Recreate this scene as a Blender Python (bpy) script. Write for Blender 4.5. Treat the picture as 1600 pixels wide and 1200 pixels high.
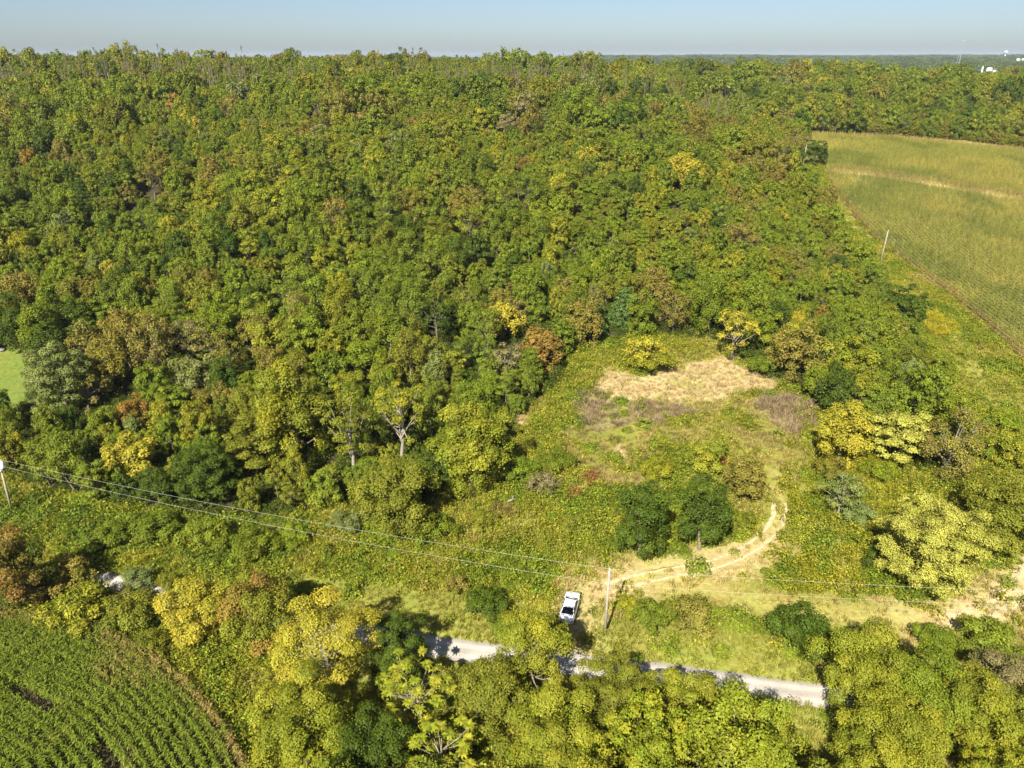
import bpy, bmesh, math, random
import numpy as np
from mathutils import Vector, Matrix

# ------------------------------------------------------------------ camera, light, exposure
for o in list(bpy.data.objects):
    bpy.data.objects.remove(o)
scene = bpy.context.scene
COL = scene.collection
CAM_H = 60.0
PITCH = math.radians(24.95)
FPX = 1100.0                      # focal length in pixels of the 1600 px photograph
cam_data = bpy.data.cameras.new('camera')
cam_data.sensor_width = 36.0
cam_data.lens = 36.0 * FPX / 1600.0
cam_data.clip_start = 0.5
cam_data.clip_end = 20000.0
cam = bpy.data.objects.new('camera', cam_data)
COL.objects.link(cam)
cam.location = (0, 0, CAM_H)
cam.rotation_euler = (math.pi / 2 - PITCH, 0, 0)
scene.camera = cam

SUN_EL = math.radians(43.5)
SUN_AZ = math.radians(22.0)       # shadows fall this far to the right of straight ahead
world = bpy.data.worlds.new('World')
scene.world = world
world.use_nodes = True
wn = world.node_tree
for n in list(wn.nodes):
    wn.nodes.remove(n)
w_out = wn.nodes.new('ShaderNodeOutputWorld')
w_bg = wn.nodes.new('ShaderNodeBackground')
w_sky = wn.nodes.new('ShaderNodeTexSky')
w_sky.sky_type = 'NISHITA'
w_sky.sun_disc = False
w_sky.sun_elevation = SUN_EL
w_sky.sun_rotation = math.pi + SUN_AZ
w_sky.altitude = 200
w_sky.air_density = 0.70
w_sky.dust_density = 1.2
w_sky.ozone_density = 1.7
w_bg.inputs['Strength'].default_value = 0.05
wn.links.new(w_sky.outputs[0], w_bg.inputs['Color'])
wn.links.new(w_bg.outputs[0], w_out.inputs['Surface'])

sun_data = bpy.data.lights.new('sun', 'SUN')
sun_data.energy = 5.0
sun_data.angle = math.radians(0.5)
sun_data.color = (1.0, 0.95, 0.86)
sun = bpy.data.objects.new('sun', sun_data)
COL.objects.link(sun)
sun.location = (-60, -120, 200)
sun.rotation_euler = Vector((math.sin(SUN_AZ) * math.cos(SUN_EL), math.cos(SUN_AZ) * math.cos(SUN_EL), -math.sin(SUN_EL))).to_track_quat('-Z', 'Y').to_euler()

scene.view_settings.view_transform = 'Standard'
scene.view_settings.look = 'None'
scene.view_settings.exposure = 1.3
scene.view_settings.gamma = 1.0
scene.view_settings.use_curve_mapping = False
scene.cycles.max_bounces = 6
scene.cycles.diffuse_bounces = 3
scene.cycles.transmission_bounces = 3
scene.cycles.volume_bounces = 0
scene.cycles.transparent_max_bounces = 4

# ------------------------------------------------------------------ small numeric helpers
RNG = np.random.default_rng(7)


def smooth(a, b, x):
    t = np.clip((np.asarray(x, float) - a) / (b - a), 0, 1)
    return t * t * (3 - 2 * t)


def _hash(ix, iy, seed):
    n = (ix * 374761393 + iy * 668265263 + seed * 1274126177) & 0x7fffffff
    n = ((n ^ (n >> 13)) * 1274126177) & 0x7fffffff
    return ((n ^ (n >> 16)) & 0xffff) / 65535.0


def vnoise(x, y, scale, seed=0):
    x = np.asarray(x, float) / scale
    y = np.asarray(y, float) / scale
    ix = np.floor(x).astype(np.int64)
    iy = np.floor(y).astype(np.int64)
    fx = x - ix
    fy = y - iy
    fx = fx * fx * (3 - 2 * fx)
    fy = fy * fy * (3 - 2 * fy)
    a = _hash(ix, iy, seed)
    b = _hash(ix + 1, iy, seed)
    c = _hash(ix, iy + 1, seed)
    d = _hash(ix + 1, iy + 1, seed)
    return (a * (1 - fx) + b * fx) * (1 - fy) + (c * (1 - fx) + d * fx) * fy


def fbm(x, y, scale, seed=0, octs=3):
    v, amp, tot = 0, 1.0, 0
    for k in range(octs):
        v = v + amp * vnoise(x, y, scale / 2 ** k, seed + 17 * k)
        tot += amp
        amp *= 0.5
    return v / tot


def profile(keys, sig):
    ys = np.arange(-600, 12000, 4.0)
    k = np.array(keys, float)
    v = np.interp(ys, k[:, 0], k[:, 1])
    w = np.exp(-0.5 * (np.arange(-20, 21) * 4.0 / sig) ** 2)
    w /= w.sum()
    v = np.convolve(np.pad(v, 20, mode='edge'), w, 'valid')
    return ys, v


PL = profile([(-600, 0), (85, 0), (130, 2.5), (165, 6), (250, 21), (330, 30), (400, 36.5), (470, 38), (700, 36), (1000, 30), (1700, 22), (3000, 30), (5000, 40), (6500, 42), (12000, 20)], 14)
PR = profile([(-600, -1), (100, 0), (160, 0.5), (210, 2.5), (335, 14), (430, 18), (520, 25), (620, 30), (760, 28), (1000, 20), (1700, 20), (3000, 36), (5000, 56), (6500, 60), (12000, 20)], 14)


def H(x, y):
    x = np.asarray(x, float)
    y = np.asarray(y, float)
    l = np.interp(y, *PL)
    r = np.interp(y, *PR)
    # the wooded ridge is higher on the left and sinks to the right
    l = l + smooth(150, 400, y) * smooth(900, 500, y) * np.clip((-x) / 300, -0.5, 1.0) * 3.0
    r = r + 4.0 * smooth(0.56, 0.40, x / np.maximum(y, 1.0)) * smooth(470, 620, y) * smooth(1050, 780, y)
    t = smooth(35, 125, x - 0.06 * np.maximum(y - 250, 0))
    z = l * (1 - t) + r * t
    amp = smooth(120, 260, y)
    z = z + amp * (fbm(x, y, 70, 3) - 0.5) * 6.0 * (1 - t * 0.8)
    z = z + smooth(900, 3000, y) * (fbm(x, y, 700, 9) - 0.5) * 20.0
    return z


CP, SP = math.cos(PITCH), math.sin(PITCH)


def project(x, y, z):
    dz = np.asarray(z, float) - CAM_H
    depth = y * CP - dz * SP
    up = y * SP + dz * CP
    depth_s = np.where(depth > 0.1, depth, 0.1)
    px = np.where(depth > 0.1, 800 + FPX * x / depth_s, -1e6)
    py = np.where(depth > 0.1, 600 - FPX * up / depth_s, -1e6)
    return px, py, depth


def ray(px, py):
    u = (600 - py) / FPX
    return np.array([(px - 800) / FPX, CP + SP * u, -SP + CP * u])


def at(px, py):
    d = ray(px, py)
    s = np.geomspace(20, 6000, 5000)
    z = CAM_H + s * d[2] - H(s * d[0], s * d[1])
    k = int(np.argmax(z < 0)) if (z < 0).any() else len(s) - 1
    k = max(k, 1)
    t = z[k - 1] / (z[k - 1] - z[k]) if z[k] < 0 else 0
    ss = s[k - 1] + t * (s[k] - s[k - 1])
    x, y = ss * d[0], ss * d[1]
    return np.array([x, y, float(H(x, y))])


def in_poly(px, py, poly):
    p = np.asarray(poly, float)
    inside = np.zeros(np.shape(px), bool)
    j = len(p) - 1
    for i in range(len(p)):
        xi, yi = p[i]
        xj, yj = p[j]
        if yi != yj:
            c = ((yi > py) != (yj > py)) & (px < (xj - xi) * (py - yi) / (yj - yi) + xi)
            inside ^= c
        j = i
    return inside


def poly_world(pts):
    return np.array([at(a, b)[:2] for a, b in pts])


def seg_dist(x, y, line):
    best = np.full(np.shape(x), 1e9)
    for (x0, y0), (x1, y1) in zip(line[:-1], line[1:]):
        dx, dy = x1 - x0, y1 - y0
        t = np.clip(((x - x0) * dx + (y - y0) * dy) / (dx * dx + dy * dy + 1e-9), 0, 1)
        best = np.minimum(best, np.hypot(x - x0 - t * dx, y - y0 - t * dy))
    return best


def spline(pts, n=12):
    p = [np.array(q, float) for q in pts]
    p = [2 * p[0] - p[1]] + p + [2 * p[-1] - p[-2]]
    out = []
    for i in range(1, len(p) - 2):
        for k in range(n):
            t = k / n
            out.append(0.5 * ((2 * p[i]) + (-p[i - 1] + p[i + 1]) * t + (2 * p[i - 1] - 5 * p[i] + 4 * p[i + 1] - p[i + 2]) * t * t + (-p[i - 1] + 3 * p[i] - 3 * p[i + 1] + p[i + 2]) * t ** 3))
    out.append(p[-2])
    return np.array(out)


# ------------------------------------------------------------------ object helpers
def tag(o, label=None, cat=None, group=None, kind=None):
    if label:
        o['label'] = label
    if cat:
        o['category'] = cat
    if group:
        o['group'] = group
    if kind:
        o['kind'] = kind
    return o


def empty(name, loc, rz=0.0):
    o = bpy.data.objects.new(name, None)
    COL.objects.link(o)
    o.location = loc
    o.rotation_euler = (0, 0, rz)
    o.empty_display_size = 0.5
    return o


def link(name, me, parent=None, col=None):
    o = bpy.data.objects.new(name, me)
    (col or COL).objects.link(o)
    if parent is not None:
        o.parent = parent
    return o


class MB:
    """collects polygons in numpy chunks and builds one mesh"""

    def __init__(self):
        self.v, self.q, self.t, self.mq, self.mt = [], [], [], [], []
        self.var, self.n = [], 0
        self.var2 = []

    def add(self, v, quads=None, tris=None, var=0.5, mat=0, var2=0.0):
        v = np.asarray(v, float)
        if quads is not None and len(quads):
            q = np.asarray(quads, np.int64)
            self.q.append(q + self.n)
            self.mq.append(np.full(len(q), mat))
        if tris is not None and len(tris):
            t = np.asarray(tris, np.int64)
            self.t.append(t + self.n)
            self.mt.append(np.full(len(t), mat))
        self.v.append(v)
        self.var.append(np.broadcast_to(np.asarray(var, float), (len(v),)).copy())
        self.var2.append(np.broadcast_to(np.asarray(var2, float), (len(v),)).copy())
        self.n += len(v)

    def tube(self, pts, radii, sides=5, mat=0, var=0.5, cap=False):
        pts = [np.asarray(p, float) for p in pts]
        rings = []
        for i, p in enumerate(pts):
            d = pts[min(i + 1, len(pts) - 1)] - pts[max(i - 1, 0)]
            d /= (np.linalg.norm(d) + 1e-9)
            a = np.cross(d, [0, 0, 1.0] if abs(d[2]) < 0.9 else [1.0, 0, 0])
            a /= np.linalg.norm(a)
            b = np.cross(d, a)
            ang = np.arange(sides) * 2 * math.pi / sides
            rings.append(p + radii[i] * (np.cos(ang)[:, None] * a + np.sin(ang)[:, None] * b))
        v = np.concatenate(rings)
        q = []
        for i in range(len(pts) - 1):
            for k in range(sides):
                k2 = (k + 1) % sides
                q.append((i * sides + k, i * sides + k2, (i + 1) * sides + k2, (i + 1) * sides + k))
        tr = []
        if cap:
            for k in range(1, sides - 1):
                tr.append((0, k + 1, k))
                o = (len(pts) - 1) * sides
                tr.append((o, o + k, o + k + 1))
        self.add(v, q, tr, var, mat)

    def box(self, c, s, mat=0, rz=0.0):
        x, y, z = s[0] / 2, s[1] / 2, s[2] / 2
        v = np.array([(-x, -y, -z), (x, -y, -z), (x, y, -z), (-x, y, -z), (-x, -y, z), (x, -y, z), (x, y, z), (-x, y, z)])
        if rz:
            cz, sz = math.cos(rz), math.sin(rz)
            v = np.stack([v[:, 0] * cz - v[:, 1] * sz, v[:, 0] * sz + v[:, 1] * cz, v[:, 2]], 1)
        self.add(v + np.asarray(c), [(3, 2, 1, 0), (4, 5, 6, 7), (0, 1, 5, 4), (1, 2, 6, 5), (2, 3, 7, 6), (3, 0, 4, 7)], mat=mat)

    def mesh(self, name, mats, smooth_shade=False):
        me = bpy.data.meshes.new(name)
        v = np.concatenate(self.v)
        q = np.concatenate(self.q) if self.q else np.zeros((0, 4), np.int64)
        t = np.concatenate(self.t) if self.t else np.zeros((0, 3), np.int64)
        mi = np.concatenate((self.mq if self.mq else []) + (self.mt if self.mt else []))
        me.vertices.add(len(v))
        me.vertices.foreach_set('co', v.astype(np.float32).ravel())
        nl = len(q) * 4 + len(t) * 3
        me.loops.add(nl)
        me.loops.foreach_set('vertex_index', np.concatenate([q.ravel(), t.ravel()]).astype(np.int32))
        me.polygons.add(len(q) + len(t))
        ls = np.concatenate([np.arange(len(q)) * 4, len(q) * 4 + np.arange(len(t)) * 3]).astype(np.int32)
        me.polygons.foreach_set('loop_start', ls)
        me.polygons.foreach_set('material_index', mi.astype(np.int32))
        if smooth_shade:
            me.polygons.foreach_set('use_smooth', np.ones(len(q) + len(t), bool))
        for nm, src in (('var', self.var), ('var2', self.var2)):
            a = me.attributes.new(nm, 'FLOAT', 'POINT')
            a.data.foreach_set('value', np.concatenate(src).astype(np.float32))
        for m in mats:
            me.materials.append(m)
        me.update(calc_edges=True)
        return me


# ------------------------------------------------------------------ materials
def new_mat(name):
    m = bpy.data.materials.new(name)
    m.use_nodes = True
    nt = m.node_tree
    for n in list(nt.nodes):
        nt.nodes.remove(n)
    return m, nt, nt.nodes.new('ShaderNodeOutputMaterial')


def leaf_material(name, trans=0.28, gloss=0.25, rough=0.55):
    """colour = object / instance tint, drifting to a second tint by clump, with per-leaf brightness"""
    m, nt, out = new_mat(name)
    N, L = nt.nodes, nt.links
    a1 = N.new('ShaderNodeAttribute'); a1.attribute_type = 'INSTANCER'; a1.attribute_name = 'tint'
    a2 = N.new('ShaderNodeAttribute'); a2.attribute_type = 'INSTANCER'; a2.attribute_name = 'tint_b'
    v1 = N.new('ShaderNodeAttribute'); v1.attribute_name = 'var'
    v2 = N.new('ShaderNodeAttribute'); v2.attribute_name = 'var2'
    mix = N.new('ShaderNodeMix'); mix.data_type = 'RGBA'
    L.new(v2.outputs['Fac'], mix.inputs[0]); L.new(a1.outputs['Color'], mix.inputs[6]); L.new(a2.outputs['Color'], mix.inputs[7])
    mr = N.new('ShaderNodeMapRange')
    mr.inputs['To Min'].default_value = 0.55; mr.inputs['To Max'].default_value = 1.5
    L.new(v1.outputs['Fac'], mr.inputs['Value'])
    mul = N.new('ShaderNodeVectorMath'); mul.operation = 'SCALE'
    L.new(mix.outputs[2], mul.inputs[0]); L.new(mr.outputs[0], mul.inputs['Scale'])
    pb = N.new('ShaderNodeBsdfPrincipled')
    pb.inputs['Roughness'].default_value = rough
    pb.inputs['Specular IOR Level'].default_value = gloss
    L.new(mul.outputs[0], pb.inputs['Base Color'])
    tr = N.new('ShaderNodeBsdfTranslucent')
    tm = N.new('ShaderNodeVectorMath'); tm.operation = 'MULTIPLY'
    tm.inputs[1].default_value = (1.5, 1.35, 0.55)
    L.new(mul.outputs[0], tm.inputs[0]); L.new(tm.outputs[0], tr.inputs['Color'])
    ms = N.new('ShaderNodeMixShader'); ms.inputs[0].default_value = trans
    L.new(pb.outputs[0], ms.inputs[1]); L.new(tr.outputs[0], ms.inputs[2])
    L.new(ms.outputs[0], out.inputs['Surface'])
    return m


def flat_material(name, color, rough=0.7, metal=0.0, spec=0.4, noise=None, dark=0.6, bump=0.0):
    m, nt, out = new_mat(name)
    N, L = nt.nodes, nt.links
    pb = N.new('ShaderNodeBsdfPrincipled')
    pb.inputs['Roughness'].default_value = rough
    pb.inputs['Metallic'].default_value = metal
    pb.inputs['Specular IOR Level'].default_value = spec
    pb.inputs['Base Color'].default_value = (*color, 1)
    if noise:
        tc = N.new('ShaderNodeTexCoord')
        nz = N.new('ShaderNodeTexNoise'); nz.inputs['Scale'].default_value = noise; nz.inputs['Detail'].default_value = 6
        L.new(tc.outputs['Object'], nz.inputs['Vector'])
        cr = N.new('ShaderNodeValToRGB')
        cr.color_ramp.elements[0].position = 0.3; cr.color_ramp.elements[1].position = 0.7
        cr.color_ramp.elements[0].color = (*[c * dark for c in color], 1)
        cr.color_ramp.elements[1].color = (*[min(1, c * 1.15) for c in color], 1)
        L.new(nz.outputs['Fac'], cr.inputs[0]); L.new(cr.outputs[0], pb.inputs['Base Color'])
        if bump:
            bp = N.new('ShaderNodeBump'); bp.inputs['Strength'].default_value = bump; bp.inputs['Distance'].default_value = 0.1
            L.new(nz.outputs['Fac'], bp.inputs['Height']); L.new(bp.outputs[0], pb.inputs['Normal'])
    L.new(pb.outputs[0], out.inputs['Surface'])
    return m


LEAF = leaf_material('leaf', 0.16, 0.14, 0.55)
BLADE = leaf_material('blade', 0.35, 0.12, 0.6)
BARK = flat_material('bark', (0.20, 0.16, 0.115), 0.9, noise=3.0, spec=0.2)
PALE_BARK = flat_material('pale_bark', (0.30, 0.26, 0.20), 0.9, noise=3.0, spec=0.2)
DULL_BARK = flat_material('dull_bark', (0.15, 0.125, 0.095), 0.9, noise=3.0, spec=0.1)
TWIG = flat_material('twig', (0.19, 0.135, 0.10), 0.9, spec=0.1)
POLE_WOOD = flat_material('pole_wood', (0.35, 0.30, 0.24), 0.85, noise=4.0, dark=0.7, spec=0.2)
ALU = flat_material('aluminium_wire', (0.50, 0.47, 0.40), 0.45, spec=0.5)
GALV = flat_material('galvanised_steel', (0.62, 0.63, 0.64), 0.5, metal=0.3)
PORCELAIN = flat_material('porcelain', (0.55, 0.56, 0.55), 0.3)

# ------------------------------------------------------------------ layout on the ground (picture points carried to the terrain)
P_FOREST = [(-900, 690), (-200, 720), (0, 742), (110, 775), (250, 800), (400, 812), (480, 800), (520, 790), (560, 800), (640, 800), (700, 770), (760, 745), (790, 730), (792, 660), (872, 605),
            (895, 548), (990, 525), (1110, 530), (1180, 580), (1245, 610), (1290, 650), (1330, 705), (1430, 735), (1500, 745), (1515, 705), (1475, 620), (1440, 550), (1415, 485),
            (1378, 440), (1332, 398), (1292, 330), (1266, 292), (1248, 268), (1246, 222), (1262, 213), (1400, 212), (1600, 230), (2000, 262), (3200, 330), (3200, 60), (-2500, 60), (-2500, 690)]
P_LAWN = [(-500, 520), (-60, 536), (30, 541), (52, 552), (66, 600), (40, 632), (-60, 650), (-500, 690)]
P_CORN_FAR = [(2300, 980), (1900, 770), (1600, 572), (1550, 520), (1480, 462), (1420, 418), (1372, 382), (1330, 335), (1304, 300), (1288, 276), (1292, 258), (1270, 240), (1268, 210), (1400, 216), (1600, 236), (2000, 268), (2600, 320)]
P_STRAW = [(915, 604), (950, 586), (1010, 584), (1060, 578), (1090, 562), (1130, 560), (1160, 572), (1180, 586), (1215, 592), (1235, 604), (1190, 616), (1120, 624), (1040, 628), (985, 626), (940, 616)]
P_SPOT = [(792, 656), (806, 642), (826, 640), (830, 655), (826, 670), (805, 672)]
P_SPOT2 = [(962, 700), (978, 695), (990, 715), (992, 738), (978, 735), (968, 715)]
P_BROWN1 = [(893, 612), (930, 612), (975, 635), (985, 665), (940, 680), (905, 665)]
P_BROWN2 = [(1180, 630), (1230, 612), (1280, 620), (1275, 655), (1240, 685), (1200, 665)]
P_BROWN3 = [(985, 635), (1060, 632), (1080, 650), (1030, 665), (990, 660)]
P_RED = [(893, 768), (912, 738), (930, 745), (926, 765), (900, 785), (885, 790)]
P_VINE = [(-300, 740), (0, 775), (120, 795), (260, 815), (400, 822), (480, 815), (485, 850), (440, 880), (330, 880), (200, 860), (80, 850), (-100, 870), (-300, 900)]
P_STRIP = [(1290, 270), (1340, 345), (1385, 410), (1440, 465), (1500, 520), (1560, 575), (1700, 680), (1700, 760), (1580, 720), (1500, 600), (1440, 500), (1400, 440), (1335, 370), (1290, 300)]
P_STRIP_Y = [(1436, 480), (1475, 495), (1500, 520), (1480, 535), (1450, 530)]

ROAD = spline([at(140, 905)[:2], at(165, 909)[:2], at(240, 930)[:2], at(330, 955)[:2], at(440, 975)[:2], at(560, 990)[:2], at(700, 1014)[:2], at(910, 1040)[:2], at(1100, 1063)[:2],
               at(1285, 1088)[:2], at(1420, 1098)[:2], at(1600, 1118)[:2], at(1900, 1150)[:2]], 10)
ROAD_W = 2.6
TRACK = spline([at(885, 1012)[:2], at(893, 980)[:2], at(905, 945)[:2], at(950, 918)[:2], at(1030, 897)[:2], at(1110, 882)[:2], at(1165, 860)[:2], at(1208, 825)[:2], at(1218, 795)[:2], at(1214, 760)[:2], at(1208, 735)[:2]], 10)
TRACK2 = spline([at(1700, 820)[:2], at(1640, 870)[:2], at(1600, 905)[:2], at(1560, 945)[:2], at(1500, 968)[:2], at(1430, 975)[:2]], 10)
TRACK3 = spline([at(1430, 975)[:2], at(1340, 965)[:2], at(1220, 945)[:2], at(1120, 925)[:2], at(1020, 905)[:2]], 10)
_edge = [at(0, 968), at(120, 985), at(210, 1018), at(300, 1082), at(350, 1140), at(390, 1200)]
# circle through the edge of the near corn field (rows follow it)
A = np.array([(e[0] * 2, e[1] * 2, 1.0) for e in _edge]); B = np.array([e[0] ** 2 + e[1] ** 2 for e in _edge])
_s = np.linalg.lstsq(A, B, rcond=None)[0]
CORN_C = np.array(_s[:2]); CORN_R = math.sqrt(_s[2] + CORN_C @ CORN_C)
STRAW_W = poly_world(P_STRAW)


def zone_masks(x, y):
    z = H(x, y)
    px, py, dp = project(x, y, z)
    m = {}
    m['px'], m['py'], m['depth'], m['z'] = px, py, dp, z
    j = (fbm(x, y, 5, 41) - 0.5) * 30
    k = (fbm(x, y, 5, 42) - 0.5) * 22
    qx, qy = px + j, py + k
    m['forest'] = in_poly(px, py, P_FOREST) & (dp > 40)
    m['lawn'] = in_poly(qx * 0.7 + px * 0.3, qy * 0.7 + py * 0.3, P_LAWN)
    m['corn_far'] = in_poly(px, py, P_CORN_FAR)
    r = np.hypot(x - CORN_C[0], y - CORN_C[1])
    m['corn_near'] = (r < CORN_R) & (x < -15) & (y > 10)
    m['straw'] = in_poly(qx, qy, P_STRAW) | in_poly(qx, qy, P_SPOT) | in_poly(qx, qy, P_SPOT2)
    m['fringe'] = in_poly(px + j * 3.2, py + k * 2.6, P_STRAW)
    m['brown'] = in_poly(qx, qy, P_BROWN1) | in_poly(qx, qy, P_BROWN2) | in_poly(qx, qy, P_BROWN3)
    m['red'] = in_poly(qx, qy, P_RED)
    m['vine'] = in_poly(qx, qy, P_VINE)
    m['strip'] = in_poly(px, py, P_STRIP)
    m['stripy'] = in_poly(qx, qy, P_STRIP_Y)
    m['road'] = seg_dist(x, y, ROAD)
    m['track'] = np.minimum(seg_dist(x, y, TRACK), seg_dist(x, y, TRACK2))
    m['track3'] = seg_dist(x, y, TRACK3)
    return m


# ------------------------------------------------------------------ ground sheet
def axis(a, b, step, lo, hi, grow=1.16):
    mid = list(np.arange(a, b, step))
    s, v, left = step, a, []
    while v > lo:
        s *= grow
        v -= s
        left.append(v)
    s, v, right = step, mid[-1], []
    while v < hi:
        s *= grow
        v += s
        right.append(v)
    return np.array(left[::-1] + mid + right)


gx = axis(-130, 150, 1.05, -9000, 9000)
gy = axis(28, 190, 1.0, -500, 10500)
GX, GY = np.meshgrid(gx, gy)
fx, fy = GX.ravel(), GY.ravel()
gm = zone_masks(fx, fy)
base = np.array([0.20, 0.20, 0.035])
gcol = np.tile(base, (len(fx), 1))
nz = fbm(fx, fy, 14, 5)
gcol = gcol * (0.75 + 0.5 * nz)[:, None]
drier = smooth(0.5, 0.75, fbm(fx, fy, 22, 8))
gcol += drier[:, None] * (np.array([0.28, 0.22, 0.075]) - gcol) * 0.7


def paint(mask, col, f=1.0):
    w = np.clip(np.asarray(mask, float), 0, 1)[:, None] * f  # f may vary over the sheet
    gcol[:] = gcol * (1 - w) + np.array(col) * w


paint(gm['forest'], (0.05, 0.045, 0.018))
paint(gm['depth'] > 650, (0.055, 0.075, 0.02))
paint(gm['fringe'], (0.32, 0.26, 0.10), 0.6)
paint(gm['straw'] & (vnoise(fx, fy, 1.6, 66) > 0.22), (0.36, 0.285, 0.135))
paint(gm['brown'], (0.21, 0.165, 0.085), 0.6)
paint(gm['lawn'], (0.135, 0.170, 0.030))
paint(gm['strip'], (0.23, 0.225, 0.045), 0.8)
paint(gm['corn_far'], (0.17, 0.145, 0.05))
TERR = poly_world([(1300, 268), (1380, 277), (1460, 290), (1540, 304), (1620, 316), (1800, 345)])
paint(smooth(6, 2, seg_dist(fx, fy, TERR)), (0.42, 0.34, 0.13))
paint(gm['corn_near'], (0.09, 0.075, 0.035))
paint(smooth(8.5, 5.0, gm['road'] + 3 * nz) * (gm['px'] > 440), (0.25, 0.245, 0.05), 0.7)
lowt = smooth(800, 870, gm['py'])
paint(smooth(1.3 + 4.2 * lowt, 0.4 + 1.6 * lowt, gm['track'] + 1.6 * (nz - 0.3)), (0.40, 0.315, 0.14), 0.55 + 0.25 * lowt[:, None])
t2d = seg_dist(fx, fy, TRACK2[:46])
paint(smooth(2.6, 0.9, t2d + 1.5 * (nz - 0.4)), (0.43, 0.34, 0.165), 0.75)
paint(smooth(4.0, 1.0, gm['track3'] + 1.5 * nz), (0.33, 0.29, 0.08), 0.7)
mb = MB()
nx, ny = len(gx), len(gy)
ii = np.arange(nx * ny).reshape(ny, nx)
quads = np.stack([ii[:-1, :-1].ravel(), ii[:-1, 1:].ravel(), ii[1:, 1:].ravel(), ii[1:, :-1].ravel()], 1)
zz = gm['z'] - 0.25 * smooth(1.9, 1.0, gm['road']) - 0.0
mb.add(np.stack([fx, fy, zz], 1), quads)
GROUND, nt, out = new_mat('ground_cover')
N, L = nt.nodes, nt.links
ac = N.new('ShaderNodeAttribute'); ac.attribute_name = 'cover'
tc = N.new('ShaderNodeTexCoord')
n1 = N.new('ShaderNodeTexNoise'); n1.inputs['Scale'].default_value = 1.3; n1.inputs['Detail'].default_value = 8; n1.inputs['Roughness'].default_value = 0.7
n2 = N.new('ShaderNodeTexNoise'); n2.inputs['Scale'].default_value = 0.25; n2.inputs['Detail'].default_value = 4
L.new(tc.outputs['Object'], n1.inputs['Vector']); L.new(tc.outputs['Object'], n2.inputs['Vector'])
mr = N.new('ShaderNodeMapRange'); mr.inputs['From Min'].default_value = 0.25; mr.inputs['From Max'].default_value = 0.75; mr.inputs['To Min'].default_value = 0.62; mr.inputs['To Max'].default_value = 1.4
L.new(n1.outputs['Fac'], mr.inputs['Value'])
sc = N.new('ShaderNodeVectorMath'); sc.operation = 'SCALE'
L.new(ac.outputs['Color'], sc.inputs[0]); L.new(mr.outputs[0], sc.inputs['Scale'])
hs = N.new('ShaderNodeHueSaturation')
mr2 = N.new('ShaderNodeMapRange'); mr2.inputs['From Min'].default_value = 0.3; mr2.inputs['From Max'].default_value = 0.7; mr2.inputs['To Min'].default_value = 0.48; mr2.inputs['To Max'].default_value = 0.52
L.new(n2.outputs['Fac'], mr2.inputs['Value']); L.new(mr2.outputs[0], hs.inputs['Hue']); L.new(sc.outputs[0], hs.inputs['Color'])
bp = N.new('ShaderNodeBump'); bp.inputs['Strength'].default_value = 0.7; bp.inputs['Distance'].default_value = 0.25
L.new(n1.outputs['Fac'], bp.inputs['Height'])
pb = N.new('ShaderNodeBsdfPrincipled'); pb.inputs['Roughness'].default_value = 0.95; pb.inputs['Specular IOR Level'].default_value = 0.1
L.new(hs.outputs[0], pb.inputs['Base Color']); L.new(bp.outputs[0], pb.inputs['Normal']); L.new(pb.outputs[0], out.inputs['Surface'])
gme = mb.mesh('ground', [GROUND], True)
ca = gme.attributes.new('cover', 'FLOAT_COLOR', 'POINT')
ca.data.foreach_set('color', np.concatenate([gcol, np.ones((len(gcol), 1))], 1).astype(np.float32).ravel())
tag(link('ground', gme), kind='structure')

# gravel road, dirt track: ribbons a little above the ground sheet
GRAVEL, nt, out = new_mat('gravel')
N, L = nt.nodes, nt.links
tc = N.new('ShaderNodeTexCoord')
n1 = N.new('ShaderNodeTexNoise'); n1.inputs['Scale'].default_value = 4.0; n1.inputs['Detail'].default_value = 9; n1.inputs['Roughness'].default_value = 0.75
n2 = N.new('ShaderNodeTexNoise'); n2.inputs['Scale'].default_value = 0.35; n2.inputs['Detail'].default_value = 5
av = N.new('ShaderNodeAttribute'); av.attribute_name = 'var'
L.new(tc.outputs['Object'], n1.inputs['Vector']); L.new(tc.outputs['Object'], n2.inputs['Vector'])
r1 = N.new('ShaderNodeValToRGB'); r1.color_ramp.elements[0].position = 0.3; r1.color_ramp.elements[1].position = 0.68
r1.color_ramp.elements[0].color = (0.385, 0.345, 0.285, 1); r1.color_ramp.elements[1].color = (0.475, 0.43, 0.36, 1)
L.new(n1.outputs['Fac'], r1.inputs[0])
r2 = N.new('ShaderNodeMapRange'); r2.inputs['From Min'].default_value = 0.3; r2.inputs['From Max'].default_value = 0.7; r2.inputs['To Min'].default_value = 0.78; r2.inputs['To Max'].default_value = 1.1
L.new(n2.outputs['Fac'], r2.inputs['Value'])
m1 = N.new('ShaderNodeVectorMath'); m1.operation = 'SCALE'
mm = N.new('ShaderNodeMath'); mm.operation = 'MULTIPLY'
L.new(r2.outputs[0], mm.inputs[0]); L.new(av.outputs['Fac'], mm.inputs[1])
L.new(r1.outputs[0], m1.inputs[0]); L.new(mm.outputs[0], m1.inputs['Scale'])
bp = N.new('ShaderNodeBump'); bp.inputs['Strength'].default_value = 0.5; bp.inputs['Distance'].default_value = 0.05
L.new(n1.outputs['Fac'], bp.inputs['Height'])
pb = N.new('ShaderNodeBsdfPrincipled'); pb.inputs['Roughness'].default_value = 0.95; pb.inputs['Specular IOR Level'].default_value = 0.15
L.new(m1.outputs[0], pb.inputs['Base Color']); L.new(bp.outputs[0], pb.inputs['Normal']); L.new(pb.outputs[0], out.inputs['Surface'])


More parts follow.
